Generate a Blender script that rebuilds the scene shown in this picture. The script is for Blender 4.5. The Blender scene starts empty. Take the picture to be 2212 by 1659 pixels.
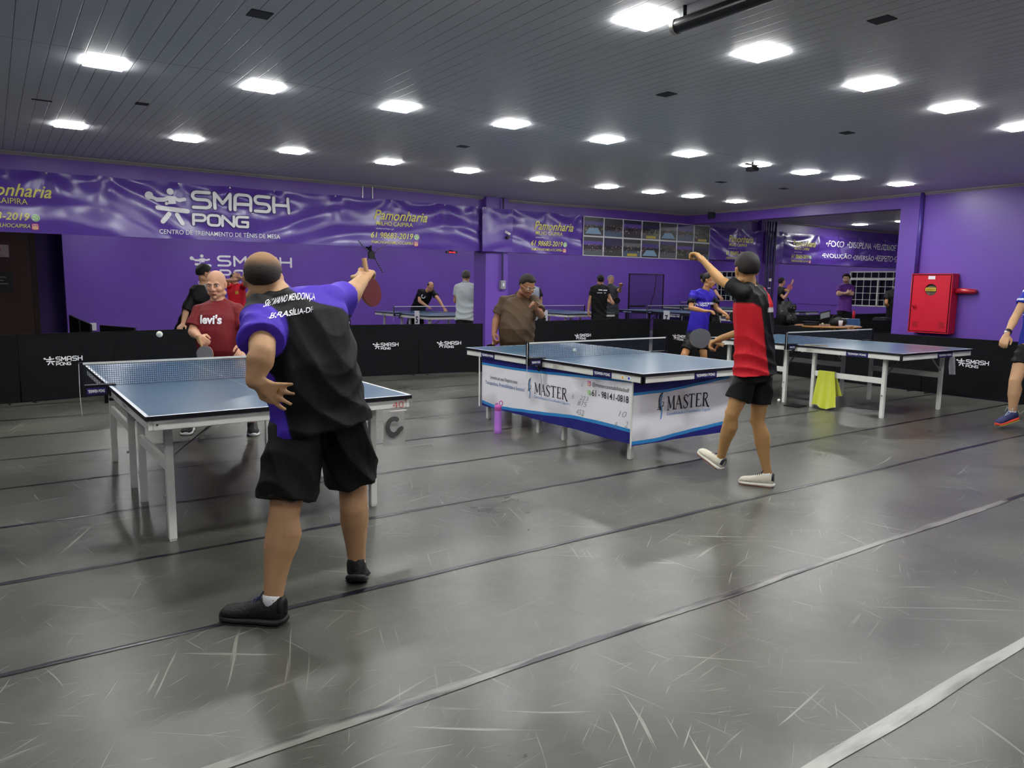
import bpy, bmesh, math, random
import numpy as np
from mathutils import Vector, Matrix
from mathutils.bvhtree import BVHTree
random.seed(7); RNG = np.random.RandomState(5)
SC = bpy.context.scene; COL = SC.collection
PI = math.pi
# ------------------------------------------------------------------ camera, world, view
def look_matrix(yaw, pitch, roll):
    fw = Vector((math.cos(yaw)*math.cos(pitch), math.sin(yaw)*math.cos(pitch), -math.sin(pitch)))
    r = Vector((math.sin(yaw), -math.cos(yaw), 0)); u = r.cross(fw)
    R = r*math.cos(roll)+u*math.sin(roll); U = -r*math.sin(roll)+u*math.cos(roll)
    m = Matrix((R, U, -fw)).transposed()
    return m.to_4x4()
cd = bpy.data.cameras.new('camera'); cam = bpy.data.objects.new('camera', cd); COL.objects.link(cam)
cam.matrix_world = Matrix.Translation((0, 0, 1.465)) @ look_matrix(math.radians(55.344), math.radians(7.684), math.radians(0.769))
cd.sensor_width = 36; cd.lens = 1615.6/2212*36; cd.clip_end = 200; cd.clip_start = .05
SC.camera = cam
w = bpy.data.worlds.new('world'); SC.world = w; w.use_nodes = True
w.node_tree.nodes['Background'].inputs[0].default_value = (0.02, 0.02, 0.03, 1); w.node_tree.nodes['Background'].inputs[1].default_value = .3
SC.view_settings.view_transform = 'Standard'; SC.view_settings.look = 'None'; SC.view_settings.gamma = 1
SC.view_settings.use_curve_mapping = False
SC.view_settings.exposure = 0.42
SC.cycles.use_denoising = True
SC.cycles.use_adaptive_sampling = True; SC.cycles.adaptive_threshold = .06
SC.cycles.max_bounces = 6; SC.cycles.diffuse_bounces = 4; SC.cycles.glossy_bounces = 3; SC.cycles.transparent_max_bounces = 12
SC.cycles.sample_clamp_indirect = 4
LAMP = 84.0            # strength of every ceiling panel
# ------------------------------------------------------------------ materials
def lin(c):
    if isinstance(c, str):
        c = [int(c[i:i+2], 16)/255 for i in (0, 2, 4)]
        c = [x/12.92 if x <= .04045 else ((x+.055)/1.055)**2.4 for x in c]
    return tuple(c)+(1,)
_M = {}
def mat(name, col='808080', rough=.6, metal=0, spec=.5, bump=None, noise=None, emit=None, sheen=0, coat=0):
    """bump=(scale,strength) noise=(scale,amount) vary the base colour a little"""
    if name in _M: return _M[name]
    m = bpy.data.materials.new(name); m.use_nodes = True; nt = m.node_tree; b = nt.nodes['Principled BSDF']
    b.inputs['Base Color'].default_value = lin(col); b.inputs['Roughness'].default_value = rough
    b.inputs['Metallic'].default_value = metal; b.inputs['Specular IOR Level'].default_value = spec
    b.inputs['Coat Weight'].default_value = coat; b.inputs['Sheen Weight'].default_value = sheen
    if emit:
        b.inputs['Emission Color'].default_value = lin(emit[0]); b.inputs['Emission Strength'].default_value = emit[1]
    tc = nt.nodes.new('ShaderNodeTexCoord')
    if noise:
        n = nt.nodes.new('ShaderNodeTexNoise'); n.inputs['Scale'].default_value = noise[0]; n.inputs['Detail'].default_value = 5
        nt.links.new(tc.outputs['Object'], n.inputs['Vector'])
        mx = nt.nodes.new('ShaderNodeMix'); mx.data_type = 'RGBA'
        c = lin(col); a = noise[1]
        mx.inputs[6].default_value = tuple(max(0, x*(1-a)) for x in c[:3])+(1,); mx.inputs[7].default_value = tuple(min(1, x*(1+a)) for x in c[:3])+(1,)
        nt.links.new(n.outputs['Fac'], mx.inputs[0]); nt.links.new(mx.outputs[2], b.inputs['Base Color'])
    if bump:
        n = nt.nodes.new('ShaderNodeTexNoise'); n.inputs['Scale'].default_value = bump[0]; n.inputs['Detail'].default_value = 4
        nt.links.new(tc.outputs['Object'], n.inputs['Vector'])
        bp = nt.nodes.new('ShaderNodeBump'); bp.inputs['Strength'].default_value = bump[1]; bp.inputs['Distance'].default_value = .02
        nt.links.new(n.outputs['Fac'], bp.inputs['Height']); nt.links.new(bp.outputs['Normal'], b.inputs['Normal'])
    _M[name] = m; return m
def cmat(name, rough=.75, spec=.3, bump=(60, .15), sheen=0, sss=0):
    """material whose base colour is the cloth/skin colour stored on the mesh"""
    if name in _M: return _M[name]
    m = mat(name, 'ffffff', rough, 0, spec, bump, sheen=sheen); nt = m.node_tree
    a = nt.nodes.new('ShaderNodeAttribute'); a.attribute_name = 'col'
    nt.links.new(a.outputs['Color'], nt.nodes['Principled BSDF'].inputs['Base Color'])
    if sss:
        nt.nodes['Principled BSDF'].inputs['Subsurface Weight'].default_value = sss
        nt.nodes['Principled BSDF'].inputs['Subsurface Radius'].default_value = (.02, .008, .004)
        nt.nodes['Principled BSDF'].inputs['Subsurface Scale'].default_value = .5
    return m
WHITE = mat('white_print', 'eeeef2', .5)
# ------------------------------------------------------------------ objects
def tag(o, label=None, cat=None, group=None, kind=None):
    if label: o['label'] = label
    if cat: o['category'] = cat
    if group: o['group'] = group
    if kind: o['kind'] = kind
    return o
def empty(name, loc=(0, 0, 0), rz=0, label=None, cat=None, group=None):
    o = bpy.data.objects.new(name, None); COL.objects.link(o); o.location = loc; o.rotation_euler = (0, 0, rz)
    o.empty_display_size = .1
    return tag(o, label, cat, group)
def root_of(o):
    while o.parent: o = o.parent
    return o
def abs_loc(o):
    v = Vector((0, 0, 0))
    while o: v += Vector(o.location); o = o.parent
    return v
def frame(r, u=None, n=None):
    return r
class MB:
    def __init__(s): s.v = []; s.f = []
    def add(s, vs, fs):
        k = len(s.v); s.v += [tuple(x) for x in vs]; s.f += [tuple(i+k for i in f) for f in fs]; return s
    def box(s, x0, x1, y0, y1, z0, z1):
        return s.add([(x0,y0,z0),(x1,y0,z0),(x1,y1,z0),(x0,y1,z0),(x0,y0,z1),(x1,y0,z1),(x1,y1,z1),(x0,y1,z1)],
                     [(0,3,2,1),(4,5,6,7),(0,1,5,4),(1,2,6,5),(2,3,7,6),(3,0,4,7)])
    def bbox(s, x0, x1, y0, y1, z0, z1, b=.004):
        "box with chamfered vertical and horizontal edges"
        bm = bmesh.new(); M = Matrix.Translation(((x0+x1)/2, (y0+y1)/2, (z0+z1)/2)) @ Matrix.Diagonal((x1-x0, y1-y0, z1-z0, 1))
        bmesh.ops.create_cube(bm, size=1, matrix=M); bmesh.ops.bevel(bm, geom=bm.edges[:], offset=b, segments=2, affect='EDGES')
        s.bm(bm); return s
    def bm(s, bm):
        bm.verts.index_update(); s.add([v.co[:] for v in bm.verts], [[v.index for v in f.verts] for f in bm.faces]); bm.free(); return s
    def bar(s, p, q, a, b=None, up=(0, 0, 1)):
        "rectangular bar from p to q, a wide (sideways), b high"
        p = Vector(p); q = Vector(q); b = b or a; d = (q-p).normalized(); u = Vector(up)
        if abs(d.dot(u)) > .98: u = Vector((1, 0, 0))
        r = d.cross(u).normalized()*a/2; t = r.cross(d).normalized()*b/2
        vs = [p-r-t, p+r-t, p+r+t, p-r+t, q-r-t, q+r-t, q+r+t, q-r+t]
        return s.add(vs, [(0,1,2,3),(7,6,5,4),(4,5,1,0),(5,6,2,1),(6,7,3,2),(7,4,0,3)])
    def tube(s, pts, r, n=10, cap=True):
        pts = [Vector(p) for p in pts]; rs = r if isinstance(r, (list, tuple)) else [r]*len(pts)
        up = Vector((0, 0, 1)); rings = []; prev = None
        for i, p in enumerate(pts):
            d = (pts[min(i+1, len(pts)-1)]-pts[max(i-1, 0)]).normalized()
            if prev is None:
                a = d.cross(up if abs(d.dot(up)) < .95 else Vector((1, 0, 0))).normalized()
            else:
                a = (prev-d*prev.dot(d)).normalized()
            prev = a; b = d.cross(a)
            rings.append([p+(a*math.cos(2*PI*k/n)+b*math.sin(2*PI*k/n))*rs[i] for k in range(n)])
        vs = [v for g in rings for v in g]; fs = []
        for i in range(len(pts)-1):
            for k in range(n):
                fs.append((i*n+k, i*n+(k+1)%n, (i+1)*n+(k+1)%n, (i+1)*n+k))
        if cap: fs += [tuple(range(n))[::-1], tuple(range((len(pts)-1)*n, len(pts)*n))]
        return s.add(vs, fs)
    def sph(s, c, r, ax=None, n=14, m=9):
        "ellipsoid; r = radii, ax = 3 axis vectors"
        c = Vector(c); r = (r,)*3 if not isinstance(r, (list, tuple)) else r
        ax = ax or (Vector((1,0,0)), Vector((0,1,0)), Vector((0,0,1)))
        vs = [c+ax[2]*r[2]]
        for j in range(1, m):
            t = PI*j/m
            for k in range(n):
                p = 2*PI*k/n
                vs.append(c+ax[0]*(r[0]*math.sin(t)*math.cos(p))+ax[1]*(r[1]*math.sin(t)*math.sin(p))+ax[2]*(r[2]*math.cos(t)))
        vs.append(c-ax[2]*r[2]); fs = []
        for k in range(n): fs.append((0, 1+k, 1+(k+1)%n)); fs.append((len(vs)-1, 1+(m-2)*n+(k+1)%n, 1+(m-2)*n+k))
        for j in range(m-2):
            for k in range(n): fs.append((1+j*n+k, 1+(j+1)*n+k, 1+(j+1)*n+(k+1)%n, 1+j*n+(k+1)%n))
        return s.add(vs, fs)
    def caps(s, pts, rs, n=12):
        "rounded chain of balls and cones"
        for i, p in enumerate(pts):
            s.sph(p, rs[i], n=n, m=8)
            if i: s.tube([pts[i-1], p], [rs[i-1]*.99, rs[i]*.99], n=n)
        return s
    def loft(s, rings, cap=True):
        n = len(rings[0]); vs = [v for g in rings for v in g]; fs = []
        for i in range(len(rings)-1):
            for k in range(n): fs.append((i*n+k, i*n+(k+1)%n, (i+1)*n+(k+1)%n, (i+1)*n+k))
        if cap: fs += [tuple(range(n))[::-1], tuple(range((len(rings)-1)*n, len(rings)*n))]
        return s.add(vs, fs)
    def lathe(s, prof, c=(0, 0, 0), n=28):
        rings = [[Vector((c[0]+r*math.cos(2*PI*k/n), c[1]+r*math.sin(2*PI*k/n), c[2]+z)) for k in range(n)] for r, z in prof]
        return s.loft(rings)
    def grid(s, fn, nu, nv):
        vs = [fn(i/nu, j/nv) for j in range(nv+1) for i in range(nu+1)]
        return s.add(vs, [(j*(nu+1)+i, j*(nu+1)+i+1, (j+1)*(nu+1)+i+1, (j+1)*(nu+1)+i) for j in range(nv) for i in range(nu)])
    def map(s, fn): s.v = [tuple(fn(Vector(v))) for v in s.v]; return s
    def merge(s, o): return s.add(o.v, o.f)
    def mesh(s, name):
        me = bpy.data.meshes.new(name); me.from_pydata(s.v, [], s.f); me.update(); return me
    def build(s, name, m, parent=None, smooth=False, world=False, fix=True):
        if world and parent is not None:
            L = abs_loc(parent); s.v = [(x-L.x, y-L.y, z-L.z) for x, y, z in s.v]
        me = s.mesh(name)
        if fix:
            bm = bmesh.new(); bm.from_mesh(me); bmesh.ops.recalc_face_normals(bm, faces=bm.faces[:]); bm.to_mesh(me); bm.free()
        me.materials.append(m)
        if smooth: me.polygons.foreach_set('use_smooth', [True]*len(me.polygons))
        o = bpy.data.objects.new(name, me); COL.objects.link(o); o.parent = parent
        return o
def structure(name, mb, m, smooth=False):
    o = mb.build(name, m, None, smooth); o['kind'] = 'structure'; return o
def copy_tree(o, parent=None):
    c = o.copy(); COL.objects.link(c)
    if parent is not None: c.parent = parent
    for ch in list(o.children): copy_tree(ch, c)
    return c
# ------------------------------------------------------------------ lettering
_Z = 0
def poly_stroke(mb, pts, wd, cap=True):
    global _Z
    pts = [Vector((p[0], p[1], 0)) for p in pts]
    for i in range(len(pts)-1):
        d = pts[i+1]-pts[i]
        if d.length < 1e-6: continue
        n = Vector((-d.y, d.x, 0)).normalized()*wd/2; _Z = (_Z+1) % 9; zz = Vector((0, 0, _Z*.00014))
        mb.add([pts[i]-n+zz, pts[i+1]-n+zz, pts[i+1]+n+zz, pts[i]+n+zz], [(0, 1, 2, 3)])
    for i, p in enumerate(pts):
        if not cap and i in (0, len(pts)-1): continue
        _Z = (_Z+1) % 9
        mb.add([p+Vector((math.cos(2*PI*k/10)*wd/2, math.sin(2*PI*k/10)*wd/2, _Z*.00014)) for k in range(10)], [tuple(range(10))])
def arc(cx, cy, r, a0, a1, n=5, ry=None):
    ry = ry or r
    return [(cx+r*math.cos(math.radians(a0+(a1-a0)*i/n)), cy+ry*math.sin(math.radians(a0+(a1-a0)*i/n))) for i in range(n+1)]
GLY = {  # wide rounded letters, box 1 wide x 1 high
 'S': [[(1, 1)]+arc(.22, .76, .24, 90, 270)[0:]+arc(.78, .26, .26, 90, -90)+[(0, 0)]],
 'M': [[(0, 0), (0, 1), (.5, .35), (1, 1), (1, 0)]],
 'A': [[(0, 0), (0, .7)]+arc(.25, .75, .25, 180, 90)+arc(.75, .75, .25, 90, 0)+[(1, 0)], [(0, .38), (1, .38)]],
 'H': [[(0, 0), (0, 1)], [(1, 0), (1, 1)], [(0, .5), (1, .5)]],
 'P': [[(0, 0), (0, 1), (.75, 1)]+arc(.72, .7, .28, 90, -90, 6, .3)+[(0, .4)]],
 'O': [arc(.72, .72, .28, 90, 0)+arc(.72, .28, .28, 0, -90)+arc(.28, .28, .28, -90, -180)+arc(.28, .72, .28, 180, 90)+[(.72, 1)]],
 'N': [[(0, 0), (0, 1), (1, 0), (1, 1)]],
 'G': [[(1, 1), (.28, 1)]+arc(.28, .72, .28, 90, 180)+arc(.28, .28, .28, 180, 270)+[(1, 0), (1, .48), (.5, .48)]]}
def wide_word(mb, word, x, y, w, h, gap, wt):
    for i, ch in enumerate(word):
        for st in GLY[ch]:
            poly_stroke(mb, [(x+i*(w+gap)+p[0]*w, y+p[1]*h) for p in st], wt)
def figure(mb, x, y, s):
    "little player with bat behind a table, s = height"
    q = lambda px, py: (x+(px-1225)/322*s, y+(732-py)/322*s)
    def disc(px, py, r, rx=None):
        c = q(px, py); mb.add([(c[0]+r/322*s*math.cos(2*PI*k/16), c[1]+r*(rx or 1)/322*s*math.sin(2*PI*k/16), 0) for k in range(16)], [tuple(range(16))])
    disc(1427, 438, 29); disc(1258, 481, 33)
    w = lambda v: v/322*s
    poly_stroke(mb, [q(1275, 493), q(1320, 512)], w(30)); poly_stroke(mb, [q(1320, 514), q(1375, 512), q(1408, 496), (q(1460, 494))], w(36))
    poly_stroke(mb, [q(1455, 496), q(1500, 508), q(1545, 495)], w(32)); poly_stroke(mb, [q(1436, 505), q(1440, 545)], w(62), cap=False)
    disc(1394, 543, 14); poly_stroke(mb, [q(1322, 582), q(1565, 600)], w(40))
    poly_stroke(mb, [q(1412, 632), q(1358, 700)], w(40)); poly_stroke(mb, [q(1478, 636), q(1518, 708)], w(40))
def logo_stacked(mb, x, y, h):
    "figure + SMASH over PONG; overall width about 3.95 h"
    figure(mb, x, y, h)
    wide_word(mb, 'SMASH', x+1.22*h, y+.43*h, .40*h, .47*h, .155*h, .10*h)
    wide_word(mb, 'PONG', x+1.22*h, y-.04*h, .30*h, .30*h, .08*h, .075*h)
def logo_line(mb, x, y, h):
    figure(mb, x, y, h)
    wide_word(mb, 'SMASH', x+1.15*h, y+.2*h, .48*h, .58*h, .18*h, .13*h)
    wide_word(mb, 'PONG', x+4.75*h, y+.2*h, .48*h, .58*h, .18*h, .13*h)
_T = {}
def text_mb(s, shear=0, bold=0.0):
    key = (s, shear, bold)
    if key not in _T:
        c = bpy.data.curves.new('t', 'FONT'); c.body = s; c.size = 1; c.shear = shear; c.offset = bold; c.resolution_u = 3
        o = bpy.data.objects.new('t', c); COL.objects.link(o)
        dg = bpy.context.evaluated_depsgraph_get(); me = bpy.data.meshes.new_from_object(o.evaluated_get(dg))
        _T[key] = ([tuple(v.co) for v in me.vertices], [tuple(p.vertices) for p in me.polygons])
        bpy.data.objects.remove(o); bpy.data.curves.remove(c); bpy.data.meshes.remove(me)
    mb = MB(); mb.add(*_T[key]); return mb
def fit(mb, x, y, w, h):
    "scale a flat word into the box x..x+w, y..y+h"
    xs = [v[0] for v in mb.v]; ys = [v[1] for v in mb.v]; x0, x1, y0, y1 = min(xs), max(xs), min(ys), max(ys)
    sx = w/(x1-x0); sy = h/(y1-y0)
    mb.v = [(x+(v[0]-x0)*sx, y+(v[1]-y0)*sy, v[2]) for v in mb.v]; return mb
def word(s, x, y, w, h, shear=0, bold=.0): return fit(text_mb(s, shear, bold), x, y, w, h)
def refine(mb, L):
    bm = bmesh.new(); me = mb.mesh('r'); bm.from_mesh(me); bpy.data.meshes.remove(me)
    bmesh.ops.triangulate(bm, faces=bm.faces[:])
    for _ in range(5):
        es = [e for e in bm.edges if e.calc_length() > L]
        if not es: break
        bmesh.ops.subdivide_edges(bm, edges=es, cuts=1); bmesh.ops.triangulate(bm, faces=[f for f in bm.faces if len(f.verts) > 3])
    r = MB(); r.bm(bm); return r
def place(mb, o, right, up, lift=0):
    "put a flat piece of lettering into the world: o + x*right + y*up"
    o = Vector(o); right = Vector(right); up = Vector(up); n = right.cross(up)
    return mb.map(lambda v: o+right*v.x+up*v.y+n*(v.z+lift))
# ================================================================== SETTING
H1 = 2.93      # ceiling of the hall
YL = 10.90     # face of the lintel that carries the banners
def node_mat(name):
    m = bpy.data.materials.new(name); m.use_nodes = True; nt = m.node_tree
    return m, nt, nt.nodes['Principled BSDF'], (lambda t: nt.nodes.new('ShaderNode'+t)), nt.links.new
def wall_mat(name, c, rough=.45):
    m, nt, b, N, L = node_mat(name); tc = N('TexCoord')
    n = N('TexNoise'); n.inputs['Scale'].default_value = 1.3; n.inputs['Detail'].default_value = 6; L(tc.outputs['Object'], n.inputs['Vector'])
    mx = N('Mix'); mx.data_type = 'RGBA'; c = lin(c)
    mx.inputs[6].default_value = tuple(x*.88 for x in c[:3])+(1,); mx.inputs[7].default_value = tuple(x*1.1 for x in c[:3])+(1,)
    L(n.outputs['Fac'], mx.inputs[0]); L(mx.outputs[2], b.inputs['Base Color'])
    n2 = N('TexNoise'); n2.inputs['Scale'].default_value = 140; L(tc.outputs['Object'], n2.inputs['Vector'])
    bp = N('Bump'); bp.inputs['Strength'].default_value = .06; L(n2.outputs['Fac'], bp.inputs['Height']); L(bp.outputs['Normal'], b.inputs['Normal'])
    b.inputs['Roughness'].default_value = rough; return m
PURPLE = wall_mat('purple_paint', '6C49AC', .36)
PURPLE_SHADE = wall_mat('purple_paint_dark', '63489E', .5)  # same wall paint, darkened for the shadow inside the recess
# floor vinyl with scuffs and fine scratches
def floor_mat():
    m, nt, b, N, L = node_mat('grey_vinyl'); tc = N('TexCoord')
    n = N('TexNoise'); n.inputs['Scale'].default_value = .9; n.inputs['Detail'].default_value = 8; n.inputs['Roughness'].default_value = .65
    L(tc.outputs['Object'], n.inputs['Vector'])
    cr = N('ValToRGB'); cr.color_ramp.elements[0].position = .3; cr.color_ramp.elements[1].position = .72
    cr.color_ramp.elements[0].color = lin('3C3C38'); cr.color_ramp.elements[1].color = lin('64645C'); L(n.outputs['Fac'], cr.inputs['Fac'])
    last = cr.outputs['Color']; tot = None
    for i, (rz, sx, sy, th, sc) in enumerate(((12, .8, 26, .66, 1.2), (68, .9, 30, .665, 1.3), (-38, .7, 22, .665, 1.5), (-75, 1.1, 34, .67, 1.2), (35, 1.6, 60, .665, 1.6), (-15, 2.2, 70, .67, 1.7))):
        mp = N('Mapping'); mp.vector_type = 'TEXTURE'; mp.inputs['Rotation'].default_value = (0, 0, math.radians(rz)); mp.inputs['Scale'].default_value = (1/sx, 1/sy, 1); mp.inputs['Location'].default_value = (i*3.7, i*1.3, 0)
        ds = N('TexNoise'); ds.inputs['Scale'].default_value = .7; L(tc.outputs['Object'], ds.inputs['Vector'])
        va = N('VectorMath'); va.operation = 'MULTIPLY_ADD'; L(ds.outputs['Color'], va.inputs[0]); va.inputs[1].default_value = (.22, .22, 0); L(tc.outputs['Object'], va.inputs[2])
        L(va.outputs[0], mp.inputs['Vector'])
        s = N('TexNoise'); s.inputs['Scale'].default_value = sc; s.inputs['Detail'].default_value = 2.5; s.inputs['Roughness'].default_value = .6; L(mp.outputs['Vector'], s.inputs['Vector'])
        mr = N('MapRange'); mr.inputs['From Min'].default_value = th; mr.inputs['From Max'].default_value = th+.06; L(s.outputs['Fac'], mr.inputs['Value'])
        if tot is None: tot = mr.outputs['Result']
        else:
            ad = N('Math'); ad.operation = 'MAXIMUM'; L(tot, ad.inputs[0]); L(mr.outputs['Result'], ad.inputs[1]); tot = ad.outputs[0]
    # scratches are denser in patches
    pn = N('TexNoise'); pn.inputs['Scale'].default_value = .55; pn.inputs['Detail'].default_value = 3; L(tc.outputs['Object'], pn.inputs['Vector'])
    pr = N('MapRange'); pr.inputs['From Min'].default_value = .4; pr.inputs['From Max'].default_value = .62; pr.inputs['To Min'].default_value = .16; pr.inputs['To Max'].default_value = 1.0; L(pn.outputs['Fac'], pr.inputs['Value'])
    mu = N('Math'); mu.operation = 'MULTIPLY'; L(tot, mu.inputs[0]); L(pr.outputs['Result'], mu.inputs[1])
    mx = N('Mix'); mx.data_type = 'RGBA'; L(mu.outputs[0], mx.inputs[0]); L(last, mx.inputs[6]); mx.inputs[7].default_value = lin('9E9E92')
    L(mx.outputs[2], b.inputs['Base Color'])
    r = N('MapRange'); r.inputs['To Min'].default_value = .20; r.inputs['To Max'].default_value = .42; L(n.outputs['Fac'], r.inputs['Value']); L(r.outputs['Result'], b.inputs['Roughness'])
    wv = N('TexNoise'); wv.inputs['Scale'].default_value = 2.2; wv.inputs['Detail'].default_value = 3; L(tc.outputs['Object'], wv.inputs['Vector'])
    bp = N('Bump'); bp.inputs['Strength'].default_value = .25; bp.inputs['Distance'].default_value = .03; L(wv.outputs['Fac'], bp.inputs['Height'])
    b2 = N('Bump'); b2.inputs['Strength'].default_value = .25; b2.inputs['Distance'].default_value = .004; L(mu.outputs[0], b2.inputs['Height']); L(bp.outputs['Normal'], b2.inputs['Normal'])
    L(b2.outputs['Normal'], b.inputs['Normal'])
    return m
FLOOR = floor_mat()
structure('floor', MB().box(-6, 22, -6, 20, -.12, 0), FLOOR)
# taped seams between the vinyl rolls, one metre apart
def tape_mat(name, dark, light, th, rough=.3):
    m, nt, b, N, L = node_mat(name); tc = N('TexCoord')
    mp = N('Mapping'); mp.inputs['Scale'].default_value = (1.1, 7, 1); L(tc.outputs['Object'], mp.inputs['Vector'])
    n = N('TexNoise'); n.inputs['Scale'].default_value = 1.4; n.inputs['Detail'].default_value = 6; L(mp.outputs['Vector'], n.inputs['Vector'])
    mr = N('ValToRGB'); mr.color_ramp.elements[0].position = th-.05; mr.color_ramp.elements[1].position = th+.06
    mr.color_ramp.elements[0].color = lin(dark); mr.color_ramp.elements[1].color = lin(light); L(n.outputs['Fac'], mr.inputs['Fac']); L(mr.outputs['Color'], b.inputs['Base Color'])
    bp = N('Bump'); bp.inputs['Strength'].default_value = .6; bp.inputs['Distance'].default_value = .01; L(n.outputs['Fac'], bp.inputs['Height']); L(bp.outputs['Normal'], b.inputs['Normal'])
    b.inputs['Roughness'].default_value = rough; return m
TD = tape_mat('dark_tape', '17151F', '3C3B3E', .6); TL = tape_mat('worn_tape', '1E1C24', '7E7D76', .49, .3); TW = tape_mat('grey_tape', '807E7A', 'A9A8A2', .4)
def seam(n, y, wd, m, x0=-6, x1=10.9):
    nx = 220; ph = y*5
    def fn(u, v):
        x = x0+(x1-x0)*u; e = .0035*math.sin(x*2.3+ph)+.002*math.sin(x*7+ph*2)
        return (x, y+e+(v-.5)*wd*(1+.18*math.sin(x*3.1+ph)), .0025+.0035*max(0, math.sin(x*4.1+ph)*math.sin(x*1.7+ph))*math.sin(v*PI))
    structure('trim_%d' % n, MB().grid(fn, nx, 3), m, True)
for i, (y, wd, m) in enumerate(((1.21, .05, TW), (2.215, .048, TL), (3.2, .034, TD), (4.2, .032, TD), (5.18, .03, TD), (6.16, .026, TD), (7.15, .024, TD), (8.15, .022, TD), (9.13, .022, TD), (10.12, .022, TD))):
    seam(i+1, y, wd, m)
structure('trim_11', MB().grid(lambda u, v: (2.55+3.4*u, .38+.02*math.sin(u*4)+v*.045, .003), 40, 1), TW)
# ceiling of PVC boards 10 cm wide that run away from the camera, a little sagged near the lintel
def ceil_mat():
    m, nt, b, N, L = node_mat('grey_pvc_boards'); tc = N('TexCoord'); sp = N('SeparateXYZ'); L(tc.outputs['Object'], sp.inputs[0])
    fr = N('Math'); fr.operation = 'MULTIPLY'; fr.inputs[1].default_value = 10; L(sp.outputs['X'], fr.inputs[0])
    f2 = N('Math'); f2.operation = 'FRACT'; L(fr.outputs[0], f2.inputs[0])
    s = N('Math'); s.operation = 'SUBTRACT'; s.inputs[1].default_value = .5; L(f2.outputs[0], s.inputs[0])
    a = N('Math'); a.operation = 'ABSOLUTE'; L(s.outputs[0], a.inputs[0])
    g = N('MapRange'); g.inputs['From Min'].default_value = .46; g.inputs['From Max'].default_value = .49; L(a.outputs[0], g.inputs['Value'])
    # cross joints
    jy = N('Math'); jy.operation = 'SUBTRACT'; jy.inputs[1].default_value = 5.755; L(sp.outputs['Y'], jy.inputs[0])
    ja = N('Math'); ja.operation = 'ABSOLUTE'; L(jy.outputs[0], ja.inputs[0])
    jl = N('Math'); jl.operation = 'LESS_THAN'; jl.inputs[1].default_value = .005; L(ja.outputs[0], jl.inputs[0])
    n = N('TexNoise'); n.inputs['Scale'].default_value = .8; n.inputs['Detail'].default_value = 4; L(tc.outputs['Object'], n.inputs['Vector'])
    cr = N('ValToRGB'); cr.color_ramp.elements[0].color = lin('CCCED2'); cr.color_ramp.elements[1].color = lin('CCCED2'); L(n.outputs['Fac'], cr.inputs['Fac'])
    mx = N('Mix'); mx.data_type = 'RGBA'; ml = N('Math'); ml.operation = 'MULTIPLY'; ml.inputs[1].default_value = .75; L(g.outputs['Result'], ml.inputs[0]); L(ml.outputs[0], mx.inputs[0])
    L(cr.outputs['Color'], mx.inputs[6]); mx.inputs[7].default_value = lin('25262B')
    m2 = N('Mix'); m2.data_type = 'RGBA'; j2 = N('Math'); j2.operation = 'MULTIPLY'; j2.inputs[1].default_value = .6; L(jl.outputs[0], j2.inputs[0]); L(j2.outputs[0], m2.inputs[0]); L(mx.outputs[2], m2.inputs[6]); m2.inputs[7].default_value = lin('2A2A30')
    L(m2.outputs[2], b.inputs['Base Color']); b.inputs['Roughness'].default_value = .5
    bp = N('Bump'); bp.inputs['Strength'].default_value = .5; bp.inputs['Distance'].default_value = .004; bp.invert = True; L(g.outputs['Result'], bp.inputs['Height'])
    L(bp.outputs['Normal'], b.inputs['Normal']); return m
CEIL = ceil_mat()
def sag(x, y):
    d = -.055*math.exp(-((x-7.7)/1.8)**2)*math.exp(-((y-YL)/2.2)**2)
    d += .010*math.sin(x*.9+1)*math.sin(y*.8) - .02*math.exp(-((x-11.8)/1.4)**2)*math.exp(-((y-7)/3)**2)
    return d
structure('ceiling', MB().grid(lambda u, v: (-6+17.85*u, -6+(YL+6)*v, H1+sag(-6+17.85*u, -6+(YL+6)*v)), 90, 90), CEIL, True)
CREAM = mat('cornice_grey', 'B4B0A8', .5, noise=(3, .1))
def cornice(n, fx, N_=60):
    rings = []
    for i in range(N_+1):
        p, out = fx(i/N_); z = H1+sag(p[0], p[1])-.002
        o = Vector((out[0], out[1], 0))
        rings.append([Vector((p[0], p[1], z)), Vector((p[0], p[1], z))+o*.05, Vector((p[0], p[1], z-.012))+o*.05, Vector((p[0], p[1], z-.03))+o*.012, Vector((p[0], p[1], z-.04))])
    structure('trim_%d' % n, MB().loft(rings), CREAM)
cornice(12, lambda t: ((-6+17.8*t, YL-.001), (0, -1))); cornice(13, lambda t: ((11.799, YL-.01-(YL+6)*t), (-1, 0)))
# lintel with the banners, two columns under it
structure('wall_lintel', MB().box(-6, 20.9, YL, YL+.25, 2.00, 3.1), PURPLE)
structure('wall_column_near', MB().box(6.88, 7.33, YL-.12, YL+.26, .1, H1), PURPLE)
structure('wall_column_far', MB().box(14.15, 14.85, YL-.10, YL+.26, 0, H1), PURPLE)
MARB = mat('marble_skirting', '6B6560', .3, noise=(28, .7))
structure('baseboard_column', MB().box(6.86, 7.35, YL-.14, YL+.27, 0, .10), MARB)
# beam and side wall with the fire cabinet
structure('wall_beam', MB().box(11.8, 12.02, 6.42, YL, 2.70, 3.1), PURPLE)
structure('wall_right', MB().box(11.8, 12.02, -6, 6.42, 0, 3.1), PURPLE)
structure('wall_left', MB().box(-6.2, -6, -6, 20, 0, 3.2), PURPLE)
structure('wall_rear', MB().box(-6.2, 12, -6.2, -6, 0, 3.2), PURPLE)
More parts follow.
